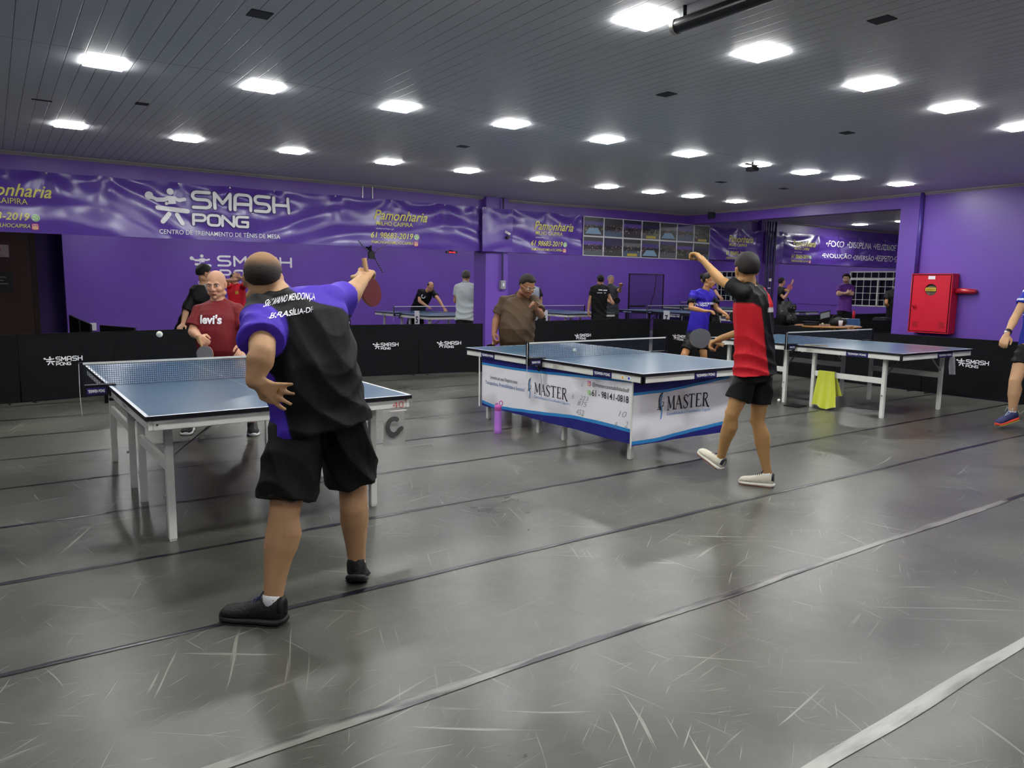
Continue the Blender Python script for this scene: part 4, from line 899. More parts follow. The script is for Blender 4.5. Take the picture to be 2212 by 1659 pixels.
# blue bowl, scissors-like racket box on table C, red bottle, etc.
o = MB().lathe([(0, .0), (.10, 0), (.12, .07), (.115, .07), (.095, .006), (0, .006)], (15.4, 13.75, .762)).build('blue_bowl', mat('bowl_blue', '3E8FC0', .4), None, True); tag(o, 'light blue plastic tub on the black framed far table', 'tub')
kb = empty('net_gauge', (8.16, 5.35, .77), label='small bundle of slim beige pieces lying by the net of the right table', cat='tool')
for i, (a, b_) in enumerate((((8.10, 5.46, .766), (8.22, 5.22, .768)), ((8.12, 5.48, .77), (8.19, 5.20, .772)), ((8.08, 5.38, .775), (8.24, 5.26, .774)))): MB().bar(a, b_, .02, .006).build('slat', mat('beige_wood', 'A8967C', .6), kb, world=True)
rb = empty('red_bottle', (17.7, 10.5, 0), label='red bottle standing in front of the man with crossed arms', cat='bottle')
# fire-red bottle stands on a stool behind the barrier
st_ = empty('stool', (17.55, 10.52, 0), label='small dark stool carrying the red bottle', cat='stool')
MB().tube([(17.55, 10.52, .60), (17.55, 10.52, .63)], .16, 20).build('seat', SB, st_, world=True)
for dx, dy in ((.1, .1), (-.1, .1), (.1, -.1), (-.1, -.1)): MB().tube([(17.55+dx, 10.52+dy, .6), (17.55+dx*1.3, 10.52+dy*1.3, 0)], .012, 8).build('leg', SB, st_, world=True)
rb.location = (17.55, 10.52, .63)
MB().lathe([(0, .63), (.035, .63), (.035, .85), (.02, .88), (.02, .9), (0, .9)], (17.55, 10.52, 0)).build('body', mat('bottle_red', 'C02038', .4), rb, True, True); MB().lathe([(0, .9), (.022, .9), (.022, .93), (0, .93)], (17.55, 10.52, 0)).build('cap', SB, rb, True, True)
# floor plate by the right table
o = MB().bbox(8.0, 8.2, 5.44, 5.64, .0, .012, .003).build('floor_plate', BLK); tag(o, 'flat black plate on the floor under a leg of the right table', 'plate')
# folding ball catch frame in the far hall
bf = empty('ball_catch_frame', (16.8, 17.3, 0), label='tall black net frame standing against the far wall', cat='net frame')
MB().tube([(16.35, 17.3, 0), (16.35, 17.3, 1.8), (17.85, 17.3, 1.8), (17.85, 17.3, 0)], .025, 8).build('frame', BLK, bf, world=True)
MB().bar((16.2, 17.15, .8), (16.9, 17.15, .8), .05, .05).build('ledge', BLK, bf, world=True)
nf = MB()
for i in range(1, 60): x = 16.35+1.5*i/60; nf.box(x-.002, x+.002, 17.298, 17.302, 0, 1.8)
for i in range(1, 70): z = 1.8*i/70; nf.box(16.35, 17.85, 17.298, 17.302, z-.002, z+.002)
nf.build('net', mat('dark_net', '1A1622', .9), bf, world=True)
MB().tube([(17.5, 17.28, 1.78), (17.42, 17.26, 1.2), (17.2, 17.26, .7)], .012, 6).build('cable', BLK, bf, world=True)
# ---- side room: wooden table with belongings
WOOD = mat('varnished_wood', 'A8733C', .4, noise=(8, .2))
wt = empty('wooden_table', (12.7, 8.1, 0), label='round topped wooden table loaded with bags behind the right barriers', cat='table')
MB().lathe([(0, .735), (.56, .735), (.58, .745), (.58, .76), (.56, .765), (0, .765)], (12.72, 8.12, 0), 40).build('tabletop', WOOD, wt, True, True)
for dx, dy in ((.35, .35), (-.35, .35), (.35, -.35), (-.35, -.35)): MB().tube([(12.72+dx, 8.12+dy, .735), (12.72+dx, 8.12+dy, 0)], .025).build('leg', WOOD, wt, world=True)
def at_plane(*a): pass
tbk = empty('tablet_case', (12.75, 8.05, .95), label='silver grey tablet in a black case propped on the wooden table', cat='tablet')
V0 = Vector((12.62, 8.22, .90)); ru = Vector((.82, -.57, 0)); uu = Vector((.1, .25, .55)).normalized()
def tilt_box(o, r_, u_, w_, h_, t_, m_, nm, par):
    n_ = r_.cross(u_).normalized()*t_; o = Vector(o); a = r_*w_; b_ = u_*h_
    return MB().add([o, o+a, o+a+b_, o+b_, o+n_, o+a+n_, o+a+b_+n_, o+b_+n_], [(0, 3, 2, 1), (4, 5, 6, 7), (0, 1, 5, 4), (1, 2, 6, 5), (2, 3, 7, 6), (3, 0, 4, 7)]).build(nm, m_, par, world=True)
tr_ = (ru+Vector((0, 0, .25))).normalized()
tilt_box((12.60, 8.22, .86), tr_, Vector((.35, .25, .55)).normalized(), .20, .16, .02, SB, 'case', tbk); tilt_box(Vector((12.612, 8.213, .868))+tr_.cross(Vector((.35, .25, .55)).normalized())*.022, tr_, Vector((.35, .25, .55)).normalized(), .17, .12, .003, mat('screen_grey', '7A7E80', .25), 'screen', tbk)
bg = MB(); bg.sph((12.88, 8.02, .83), (.2, .14, .09), n=20, m=12).tube([(12.75, 8.1, .86), (12.8, 8.06, .95), (12.92, 7.98, .92)], .012, 8)
bgo = empty('shoulder_bag', (12.88, 8.02, .765), label='soft black bag lying on the wooden table under the tablet', cat='bag')
bg.map(lambda v: Vector((v.x, v.y, max(.766, v.z+.008*math.sin(v.x*40)*math.sin(v.y*33))))).build('bag_body', mat('black_nylon', '121214', .6, bump=(30, .4)), bgo, True, True)
MB().tube([(12.8, 7.9, .9), (12.95, 7.85, .9), (13.0, 7.95, .9)], .004, 6).build('zip', GALV, bgo, world=True)
o = MB().lathe([(0, .766), (.03, .766), (.038, .87), (.035, .87), (.028, .77), (0, .77)], (12.66, 7.83, 0)).build('paper_cup', SW, None, True); tag(o, 'white paper cup at the front edge of the wooden table', 'cup')
sm = empty('racket_case', (12.40, 8.25, .766), label='flat dark racket case lying open at the left of the wooden table', cat='case')
MB().bbox(12.28, 12.52, 8.16, 8.34, .766, .80, .008).build('case_body', SB, sm, world=True); MB().bar((12.26, 8.3, .84), (12.5, 8.2, .83), .12, .008).build('flap', mat('case_grey', '4A4A50', .5), sm, world=True); MB().sph((12.52, 8.1, .79), .028, n=12, m=8).build('round_buckle', mat('buckle', 'B8B4A0', .4), sm, True, True)
def chair(x, y, rz, m, label, name='wooden_chair', cat='chair', hb=.82):
    r = empty(name, (x, y, 0), rz, label, cat)
    MB().bbox(-.2, .2, -.2, .2, .43, .455, .006).build('seat', m, r)
    MB().bbox(-.19, .19, .185, .205, hb-.09, hb, .008).build('backrest', m, r); MB().bbox(-.19, .19, .187, .203, .58, .64, .006).build('backrest', m, r)
    for a, b_ in ((-.18, -.18), (.18, -.18), (-.18, .19), (.18, .19)): MB().bbox(a-.016, a+.016, b_-.016, b_+.016, 0, .43 if b_ < 0 else hb-.02, .003).build('leg', m, r)
    return r
chair(11.95, 6.98, math.radians(20), WOOD, 'varnished wooden chair back showing over the barrier beside the net', hb=.815)
chair(12.35, 8.98, math.radians(60), WOOD, 'wooden chair partly hidden left of the wooden table', hb=.80)
bc = chair(13.30, 8.05, math.radians(-60), SB, 'dark chair with a blue towel over its back', hb=.84)
bt2 = MB()
Mx = Matrix.Translation((13.30, 8.05, 0)) @ Matrix.Rotation(math.radians(-60), 4, 'Z')
for s in (-1, 1): bt2.grid(lambda u, v: tuple(Mx @ Vector((-.17+.34*u+.02*math.sin(v*5), .195+s*(.018+.03*v+.008*math.sin(u*15)), .87-.34*v))), 16, 12)
bt2.grid(lambda u, v: tuple(Mx @ Vector((-.17+.34*u, .177+.036*v, .87+.012*math.sin(v*PI)))), 16, 3)
o = bt2.build('blue_towel', mat('towel_blue', '3F5F92', .9, bump=(150, .4), sheen=.3), None, True); tag(o, 'blue towel draped over the chair right of the wooden table', 'towel')
# black steel chair with a backpack, left of the side room
fch = empty('folding_chair', (11.62, 8.75, 0), math.radians(30), 'black tubular chair with a curved shiny back behind the boy in red', 'chair')
MB().tube([(-.22, 0, 0), (-.22, 0, .62), (-.19, 0, .75), (-.1, 0, .82), (.1, 0, .82), (.19, 0, .75), (.22, 0, .62), (.22, 0, 0)], .012, 8).build('back_frame', mat('dark_chrome', '55555A', .2, .9), fch, smooth=True)
MB().bbox(-.2, .2, -.4, 0, .43, .46, .01).build('seat', SB, fch); MB().bbox(-.19, .19, -.015, .005, .60, .80, .01).build('backrest', SB, fch)
for a in (-.19, .19): MB().tube([(a, -.38, .44), (a, -.42, 0)], .012, 8).build('leg', BLK, fch)
bp_ = empty('backpack', (11.35, 8.15, 0), label='bulky black backpack with shiny buckles behind the boy in red', cat='backpack')
stl = MB().bbox(11.12, 11.5, 7.80, 8.15, 0, .80, .02); o = stl.build('storage_crate', SB); tag(o, 'black crate under the backpack, mostly hidden by the barrier', 'crate')
bp_.location.z = .80
b_m = MB(); b_m.bbox(11.14, 11.46, 7.93, 8.12, .80, 1.22, .06).bbox(11.19, 11.43, 7.87, 7.96, .82, 1.02, .03).bbox(11.20, 11.42, 7.89, 7.95, 1.05, 1.17, .02).tube([(11.24, 8.02, 1.2), (11.27, 8.02, 1.27), (11.33, 8.02, 1.27), (11.36, 8.02, 1.2)], .012, 8).tube([(11.38, 8.05, 1.18), (11.5, 8.0, 1.05), (11.48, 8.0, .85)], .012, 8)
b_m.map(lambda v: Vector((v.x, v.y, max(.80, v.z)))).build('backpack_body', bpy.data.materials['black_nylon'], bp_, True, True)
bk = MB()
for p in ((11.24, 7.885, 1.11), (11.33, 7.885, 1.10), (11.22, 7.87, .98), (11.34, 7.865, .95), (11.28, 7.865, .90), (11.13, 7.98, 1.05)): bk.sph(p, (.016, .01, .008), n=8, m=6)
bk.build('buckle', GALV, bp_, True, True)
o = MB().bbox(15.55, 15.95, 8.6, 8.9, .0, .84, .02).build('plastic_bin', mat('clear_grey_plastic', '3A3D42', .2, spec=.8)); tag(o, 'dull grey plastic bin beside the man in the cap', 'bin')
PD = {
 'big': {"head":[1.022,3.489,1.468],"neck":[1.078,3.437,1.383],"chest":[1.145,3.321,1.259],"waist":[1.155,3.259,1.075],"pelvis":[1.181,3.237,0.897],"sl":[0.963,3.322,1.321],"el":[0.879,3.049,1.169],"wl":[0.84,3.034,1.064],"hl":[0.908,2.954,1.017],"sr":[1.258,3.333,1.358],"er":[1.406,3.455,1.38],"wr":[1.546,3.593,1.463],"hr":[1.588,3.643,1.501],"hipl":[1.09,3.255,0.849],"kl":[0.99,3.164,0.472],"al":[0.903,3.091,0.112],"tl":[0.772,3.215,0.017],"hipr":[1.283,3.245,0.855],"kr":[1.358,3.293,0.492],"ar":[1.38,3.311,0.094],"tr":[1.475,3.463,-0.071],"face":[0.371,0.923,-0.12],"fup":[0.0,0.0,1.0]},
 'tshirt': {"head":[1.725,7.386,1.418],"neck":[1.744,7.42,1.253],"chest":[1.738,7.385,1.089],"waist":[1.745,7.402,0.847],"pelvis":[1.771,7.472,0.64],"sl":[1.588,7.463,1.157],"el":[1.507,7.404,0.98],"wl":[1.512,7.186,0.943],"hl":[1.513,7.084,0.921],"sr":[1.883,7.298,1.169],"er":[1.932,7.172,0.983],"wr":[1.852,6.965,0.876],"hr":[1.822,6.918,0.839],"hipl":[1.702,7.513,0.595],"kl":[1.542,7.34,0.337],"al":[1.481,7.641,0.085],"tl":[1.427,7.48,0.03],"hipr":[1.849,7.411,0.597],"kr":[1.881,7.106,0.338],"ar":[1.988,7.294,0.085],"tr":[1.95,7.128,0.03],"face":[-0.528,-0.851,-0.22],"fup":[0.0,0.0,1.0]},
 'grayshoulder': {"head":[2.482,11.299,1.534],"neck":[2.47,11.304,1.365],"chest":[2.41,11.291,1.189],"waist":[2.33,11.429,0.942],"pelvis":[2.286,11.492,0.767],"sl":[2.317,11.243,1.248],"el":[2.205,11.221,1.017],"wl":[2.125,11.064,0.846],"hl":[2.076,10.97,0.814],"sr":[2.605,11.416,1.272],"er":[2.68,11.447,1.03],"wr":[2.649,11.19,0.829],"hr":[2.633,11.074,0.802],"hipl":[2.218,11.471,0.724],"kl":[2.205,11.421,0.402],"al":[2.187,11.423,0.085],"tl":[2.251,11.581,0.03],"hipr":[2.348,11.502,0.718],"kr":[2.379,11.542,0.399],"ar":[2.374,11.537,0.085],"tr":[2.448,11.69,0.03],"face":[0.92,0.276,-0.25],"fup":[0.0,0.0,1.0]},
 'redboy': {"head":[4.002,15.633,1.46],"neck":[4.017,15.605,1.35],"chest":[4.023,15.577,1.203],"waist":[4.021,15.535,0.946],"pelvis":[4.015,15.505,0.734],"sl":[3.922,15.661,1.293],"el":[3.826,15.506,1.44],"wl":[3.938,15.184,1.443],"hl":[3.985,15.157,1.48],"sr":[4.128,15.519,1.297],"er":[4.138,15.169,1.446],"wr":[3.974,15.045,1.497],"hr":[3.931,15.079,1.523],"hipl":[3.958,15.536,0.687],"kl":[3.927,15.498,0.384],"al":[3.929,15.557,0.085],"tl":[3.873,15.397,0.03],"hipr":[4.066,15.463,0.689],"kr":[4.049,15.414,0.384],"ar":[4.052,15.473,0.085],"tr":[4.02,15.306,0.03],"face":[-0.733,-0.709,-0.1],"fup":[0.0,0.0,1.0]},
 'bending': {"head":[8.802,16.284,1.355],"neck":[8.758,16.417,1.229],"chest":[8.751,16.525,1.114],"waist":[8.712,16.698,0.881],"pelvis":[8.69,16.805,0.694],"sl":[8.697,16.642,1.225],"el":[8.579,16.442,1.003],"wl":[8.673,16.235,0.885],"hl":[8.678,16.103,0.845],"sr":[8.904,16.378,1.23],"er":[8.94,16.14,1.055],"wr":[8.955,15.913,0.86],"hr":[8.946,15.783,0.776],"hipl":[8.609,16.85,0.624],"kl":[8.58,16.948,0.352],"al":[8.675,17.19,0.085],"tl":[8.598,17.038,0.03],"hipr":[8.776,16.796,0.624],"kr":[8.885,16.981,0.352],"ar":[9.003,17.21,0.085],"tr":[8.941,17.052,0.03],"face":[-0.167,-0.857,-0.5],"fup":[0.0,0.0,1.0]},
 'polo': {"head":[7.888,13.089,1.578],"neck":[7.872,13.079,1.448],"chest":[7.853,13.064,1.281],"waist":[7.829,13.039,1.022],"pelvis":[7.806,13.018,0.799],"sl":[7.728,13.165,1.372],"el":[7.723,13.246,1.091],"wl":[7.915,13.35,1.04],"hl":[7.989,13.362,1.049],"sr":[7.998,12.98,1.376],"er":[8.056,13.016,1.096],"wr":[8.064,13.246,1.033],"hr":[8.043,13.323,1.04],"hipl":[7.741,13.053,0.743],"kl":[7.717,13.009,0.411],"al":[7.694,12.969,0.085],"tl":[7.776,13.118,0.03],"hipr":[7.864,12.969,0.745],"kr":[7.848,12.919,0.412],"ar":[7.826,12.88,0.085],"tr":[7.924,13.019,0.03],"face":[0.651,0.766,-0.1],"fup":[0.0,0.0,1.0]},
 'brown': {"head":[5.153,7.166,1.433],"neck":[5.152,7.303,1.295],"chest":[5.119,7.3,1.137],"waist":[5.074,7.259,0.92],"pelvis":[5.091,7.279,0.737],"sl":[4.979,7.379,1.25],"el":[4.884,7.41,1.037],"wl":[4.795,7.321,0.869],"hl":[4.763,7.272,0.809],"sr":[5.289,7.229,1.269],"er":[5.23,6.997,1.099],"wr":[5.075,6.871,1.174],"hr":[5.017,6.855,1.207],"hipl":[5.022,7.313,0.654],"kl":[4.934,7.195,0.367],"al":[4.97,7.241,0.085],"tl":[4.887,7.093,0.03],"hipr":[5.158,7.219,0.656],"kr":[5.095,7.084,0.368],"ar":[5.134,7.129,0.085],"tr":[5.07,6.971,0.03],"face":[-0.002,-0.971,-0.5],"fup":[0.0,0.0,1.0]},
 'behindbrown': {"head":[8.863,12.282,1.52],"neck":[8.893,12.241,1.392],"chest":[8.905,12.205,1.227],"waist":[8.981,12.239,1.003],"pelvis":[9.051,12.282,0.814],"sl":[8.79,12.303,1.335],"el":[8.761,12.289,1.133],"wl":[8.695,12.067,0.993],"hl":[8.665,11.961,0.969],"sr":[9.011,12.148,1.32],"er":[9.035,12.097,1.119],"wr":[8.919,12.029,0.956],"hr":[8.842,11.954,0.923],"hipl":[8.994,12.315,0.776],"kl":[8.911,12.19,0.428],"al":[8.948,12.231,0.085],"tl":[8.849,12.093,0.03],"hipr":[9.103,12.24,0.778],"kr":[9.026,12.11,0.429],"ar":[9.064,12.151,0.085],"tr":[8.982,12.002,0.03],"face":[-0.044,-0.942,-0.2],"fup":[0.0,0.0,1.0]},
 'blackback': {"head":[11.724,13.379,1.562],"neck":[11.706,13.369,1.433],"chest":[11.687,13.356,1.272],"waist":[11.66,13.33,0.993],"pelvis":[11.644,13.301,0.757],"sl":[11.568,13.454,1.367],"el":[11.487,13.463,1.076],"wl":[11.413,13.417,0.863],"hl":[11.408,13.408,0.788],"sr":[11.827,13.276,1.371],"er":[11.875,13.207,1.157],"wr":[11.771,13.025,1.098],"hr":[11.753,12.972,1.078],"hipl":[11.579,13.339,0.713],"kl":[11.546,13.302,0.396],"al":[11.525,13.264,0.085],"tl":[11.637,13.392,0.03],"hipr":[11.704,13.253,0.715],"kr":[11.689,13.204,0.397],"ar":[11.668,13.167,0.085],"tr":[11.792,13.283,0.03],"face":[0.528,0.851,0.0],"fup":[0.0,0.0,1.0]},
 'grayhair': {"head":[13.225,14.676,1.589],"neck":[13.206,14.666,1.446],"chest":[13.214,14.632,1.279],"waist":[13.207,14.595,1.018],"pelvis":[13.195,14.572,0.827],"sl":[13.102,14.725,1.373],"el":[13.001,14.638,1.16],"wl":[12.927,14.425,1.047],"hl":[12.897,14.322,1.038],"sr":[13.319,14.574,1.364],"er":[13.255,14.362,1.296],"wr":[13.134,14.218,1.403],"hr":[13.103,14.187,1.461],"hipl":[13.131,14.604,0.755],"kl":[13.053,14.486,0.417],"al":[13.098,14.521,0.085],"tl":[12.985,14.394,0.03],"hipr":[13.249,14.523,0.757],"kr":[13.171,14.404,0.418],"ar":[13.217,14.44,0.085],"tr":[13.118,14.302,0.03],"face":[-0.072,-0.984,0.0],"fup":[0.0,0.0,1.0]},
 'blue': {"head":[9.239,7.979,1.546],"neck":[9.22,8.027,1.387],"chest":[9.206,8.069,1.212],"waist":[9.153,8.063,0.951],"pelvis":[9.155,8.091,0.752],"sl":[8.939,8.028,1.328],"el":[8.82,7.954,1.124],"wl":[8.836,7.691,1.085],"hl":[8.86,7.614,1.087],"sr":[9.441,8.112,1.342],"er":[9.391,7.923,1.099],"wr":[9.317,7.721,1.05],"hr":[9.316,7.655,1.017],"hipl":[9.065,8.084,0.704],"kl":[8.767,7.996,0.392],"al":[8.823,8.143,0.085],"tl":[8.726,8.003,0.03],"hipr":[9.232,8.09,0.699],"kr":[9.171,7.96,0.389],"ar":[9.235,7.973,0.085],"tr":[9.204,7.806,0.03],"face":[0.317,-0.948,-0.15],"fup":[0.0,0.0,1.0]},
 'purplebehind': {"head":[14.509,12.694,1.647],"neck":[14.575,12.624,1.501],"chest":[14.601,12.577,1.32],"waist":[14.692,12.595,1.069],"pelvis":[14.758,12.641,0.883],"sl":[14.513,12.654,1.421],"el":[14.403,12.576,1.229],"wl":[14.323,12.368,1.121],"hl":[14.289,12.266,1.102],"sr":[14.603,12.468,1.413],"er":[14.492,12.281,1.302],"wr":[14.382,12.097,1.217],"hr":[14.368,12.041,1.185],"hipl":[14.698,12.675,0.836],"kl":[14.58,12.583,0.458],"al":[14.714,12.677,0.085],"tl":[14.599,12.552,0.03],"hipr":[14.822,12.59,0.838],"kr":[14.548,12.258,0.459],"ar":[14.748,12.414,0.085],"tr":[14.638,12.284,0.03],"face":[0.57,-0.759,-0.2],"fup":[0.0,0.0,1.0]},
 'boy': {"head":[4.406,3.474,1.577],"neck":[4.425,3.441,1.46],"chest":[4.43,3.417,1.33],"waist":[4.446,3.405,1.101],"pelvis":[4.46,3.397,0.885],"sl":[4.299,3.399,1.415],"el":[4.293,3.601,1.503],"wl":[4.285,3.752,1.636],"hl":[4.272,3.805,1.683],"sr":[4.538,3.452,1.401],"er":[4.392,3.357,1.177],"wr":[4.336,3.59,1.095],"hr":[4.308,3.641,1.062],"hipl":[4.414,3.429,0.817],"kl":[4.34,3.475,0.554],"al":[4.388,3.601,0.184],"tl":[4.379,3.79,0.102],"hipr":[4.58,3.424,0.808],"kr":[4.554,3.415,0.493],"ar":[4.62,3.351,0.087],"tr":[4.546,3.486,-0.004],"face":[0.481,0.871,-0.1],"fup":[0.0,0.0,1.0]},
 'server': {"head":[18.261,13.159,1.598],"neck":[18.218,13.161,1.43],"chest":[18.185,13.154,1.249],"waist":[18.147,13.138,0.992],"pelvis":[18.133,13.114,0.785],"sl":[18.345,13.189,1.392],"el":[18.276,12.986,1.356],"wl":[18.282,12.882,1.498],"hl":[18.319,12.87,1.575],"sr":[18.042,13.149,1.365],"er":[18.024,12.881,1.153],"wr":[18.129,12.834,1.307],"hr":[18.143,12.833,1.358],"hipl":[18.076,13.145,0.733],"kl":[18.044,13.112,0.406],"al":[18.022,13.072,0.085],"tl":[18.188,13.109,0.03],"hipr":[18.194,13.063,0.735],"kr":[18.193,13.009,0.407],"ar":[18.15,12.984,0.085],"tr":[18.318,13.008,0.03],"face":[0.87,-0.237,0.1],"fup":[0.0,0.0,1.0]},
 'crossed': {"head":[18.531,11.391,1.685],"neck":[18.522,11.374,1.54],"chest":[18.501,11.361,1.371],"waist":[18.475,11.339,1.129],"pelvis":[18.443,11.332,0.947],"sl":[18.377,11.462,1.465],"el":[18.185,11.381,1.285],"wl":[18.226,11.175,1.325],"hl":[18.287,11.137,1.349],"sr":[18.638,11.283,1.469],"er":[18.541,11.197,1.289],"wr":[18.166,11.215,1.312],"hr":[18.098,11.265,1.334],"hipl":[18.368,11.371,0.874],"kl":[18.332,11.332,0.477],"al":[18.306,11.284,0.085],"tl":[18.155,11.206,0.03],"hipr":[18.508,11.275,0.876],"kr":[18.493,11.222,0.478],"ar":[18.466,11.173,0.085],"tr":[18.322,11.082,0.03],"face":[-0.936,-0.386,0.0],"fup":[0.0,0.0,1.0]},
 'cap': {"head":[17.355,9.366,1.579],"neck":[17.3,9.377,1.418],"chest":[17.262,9.375,1.247],"waist":[17.235,9.347,0.959],"pelvis":[17.21,9.326,0.724],"sl":[17.136,9.479,1.341],"el":[16.995,9.415,1.108],"wl":[17.255,9.459,0.976],"hl":[17.386,9.483,0.931],"sr":[17.419,9.283,1.346],"er":[17.439,9.231,1.112],"wr":[17.343,9.14,0.902],"hr":[17.337,9.13,0.817],"hipl":[17.144,9.361,0.659],"kl":[17.111,9.324,0.369],"al":[17.09,9.285,0.085],"tl":[17.245,9.356,0.03],"hipr":[17.277,9.269,0.661],"kr":[17.262,9.22,0.37],"ar":[17.24,9.181,0.085],"tr":[17.397,9.246,0.03],"face":[0.92,0.276,-0.1],"fup":[0.0,0.0,1.0]},
 'edge': {"head":[9.19,3.384,1.741],"neck":[9.208,3.394,1.509],"chest":[9.174,3.392,1.352],"waist":[9.181,3.404,1.081],"pelvis":[9.196,3.42,0.866],"sl":[8.951,3.435,1.419],"el":[8.819,3.486,1.177],"wl":[8.624,3.47,1.008],"hl":[8.544,3.454,0.945],"sr":[9.417,3.358,1.422],"er":[9.381,3.278,1.158],"wr":[9.056,3.231,0.997],"hr":[8.964,3.226,0.952],"hipl":[9.066,3.441,0.824],"kl":[8.888,3.452,0.51],"al":[8.896,3.449,0.16],"tl":[8.682,3.515,0.029],"hipr":[9.312,3.393,0.819],"kr":[9.438,3.311,0.476],"ar":[9.434,3.201,0.16],"tr":[9.229,3.264,0.058],"face":[-0.57,0.759,-0.1],"fup":[0.0,0.0,1.0]},
}
# ================================================================== PEOPLE
SKINM = cmat('skin', .55, .35, (90, .05), sss=.15); CLOM = cmat('sports_cloth', .62, .22, (120, .1)); HAIRM = cmat('hair', .55, .3, (420, .4)); SHOEM = cmat('shoe', .6, .4, (80, .2))
EYEW = mat('eye_white', 'D8D2CC', .3); EYED = mat('eye_dark', '2A1C14', .2)
def V(p): return Vector(p)
def bake(mb, name, mtl, parent, voxel, smooth=4, disp=None, colf=None, post=None):
    """one continuous skin grown over overlapping pieces"""
    me = mb.mesh(name)
    bm = bmesh.new(); bm.from_mesh(me); bmesh.ops.recalc_face_normals(bm, faces=bm.faces[:]); bm.to_mesh(me); bm.free()
    o = bpy.data.objects.new(name, me); COL.objects.link(o)
    m = o.modifiers.new('r', 'REMESH'); m.mode = 'VOXEL'; m.voxel_size = voxel; m.use_smooth_shade = True
    if smooth: s = o.modifiers.new('s', 'SMOOTH'); s.factor = .5; s.iterations = smooth
    dg = bpy.context.evaluated_depsgraph_get(); nm = bpy.data.meshes.new_from_object(o.evaluated_get(dg))
    o.modifiers.clear(); o.data = nm; bpy.data.meshes.remove(me)
    n = len(nm.vertices); co = np.empty(n*3, np.float32); nm.vertices.foreach_get('co', co); co = co.reshape(-1, 3)
    if disp is not None:
        no = np.empty(n*3, np.float32); nm.vertices.foreach_get('normal', no); no = no.reshape(-1, 3)
        co = co+no*disp(co)[:, None]
    if post is not None: co = post(co)
    if colf is not None:
        c = np.ones((n, 4), np.float32); c[:, :3] = colf(co); a = nm.color_attributes.new('col', 'FLOAT_COLOR', 'POINT'); a.data.foreach_set('color', c.ravel())
    bv = None
    if disp is not None or parent is not None:
        L = np.array(abs_loc(parent), np.float32) if parent is not None else np.zeros(3, np.float32)
        nm.vertices.foreach_set('co', (co-L).astype(np.float32).ravel())
    nm.materials.clear(); nm.materials.append(mtl); nm.polygons.foreach_set('use_smooth', [True]*len(nm.polygons)); nm.update()
    o.name = name; o.parent = parent; nm.name = name
    return o
def flat(c):
    c = np.array(lin(c)[:3], np.float32); return lambda co: np.repeat(c[None], len(co), 0)
def nrm(v): v = Vector(v); return v.normalized() if v.length > 1e-9 else Vector((0, 0, 1))
def lerp(a, b, t): return V(a)*(1-t)+V(b)*t
def folds(amp, scale=1.0, seed=0, tilt=.3):
    "soft cloth creases"
    def f(co):
        x, y, z = co[:, 0]*scale, co[:, 1]*scale, co[:, 2]*scale
        w_ = np.sin(7*x+5*y+seed)+np.sin(6*z-4*x+seed*2)
        a = np.sin(24*(z+tilt*x-tilt*y)+2.2*w_+seed*3)
        b = np.sin(37*(tilt*z+x*.6+y*.5)+1.7*w_+seed)
        m = .5+.5*np.sin(3.1*x+4.3*z+seed*1.3)
        return amp*((1-2*np.abs(a))*m+.7*(1-2*np.abs(b))*(1-m))
    return f
class Head:
    def __init__(s, c, f, up, k=1.0):
        s.c = V(c); s.f = nrm(f); u = V(up); u = u-s.f*u.dot(s.f); s.u = nrm(u)
        s.r = s.f.cross(s.u)       # the person's right
        s.k = k
    def P(s, x, y, z): return s.c+(s.r*x+s.f*y+s.u*z)*s.k
    def ax(s): return (s.r, s.f, s.u)
    def loc(s, co):
        d = (co-np.array(s.c))/s.k; return d@np.array(s.r), d@np.array(s.f), d@np.array(s.u)
def head_shape(mb, h, jaw=1.0, fat=0):
    k = h.k; A = h.ax(); S = lambda p, r, n=16, m=11: mb.sph(h.P(*p), tuple(q*k for q in r), A, n, m)
    S((0, -.012, .028), (.074+fat*.003, .093, .086), 22, 14); S((0, .012, -.02), (.066+fat*.006, .074, .085), 20, 12)
    S((0, .034, -.072), (.046*jaw+fat*.012, .046, .040)); S((0, .052, -.094), (.024*jaw+fat*.01, .024, .020))
    for s_ in (-1, 1):
        S((s_*.034, .058, -.028), (.024+fat*.006, .024, .026)); S((s_*.030, .079, .022), (.026, .014, .010)); S((s_*.050, .0, -.075), (.02+fat*.012, .035, .025))
        S((s_*.077, -.008, -.008), (.009, .019, .030), 10, 8); S((s_*.082, -.014, .004), (.006, .016, .018), 10, 8)
        S((s_*.011, .092, -.034), (.010, .010, .008), 8, 6)
    mb.tube([h.P(0, .082, .020), h.P(0, .098, -.010), h.P(0, .107, -.030)], [.008*k, .010*k, .011*k], 8)
    S((0, .104, -.032), (.012, .011, .010), 10, 8); S((0, .083, -.058), (.024, .013, .007), 12, 8); S((0, .080, -.067), (.021, .013, .008), 12, 8)
    mb.sph(h.P(0, .076, -.1), (.016*k, .012*k, .01*k), A, 10, 8)
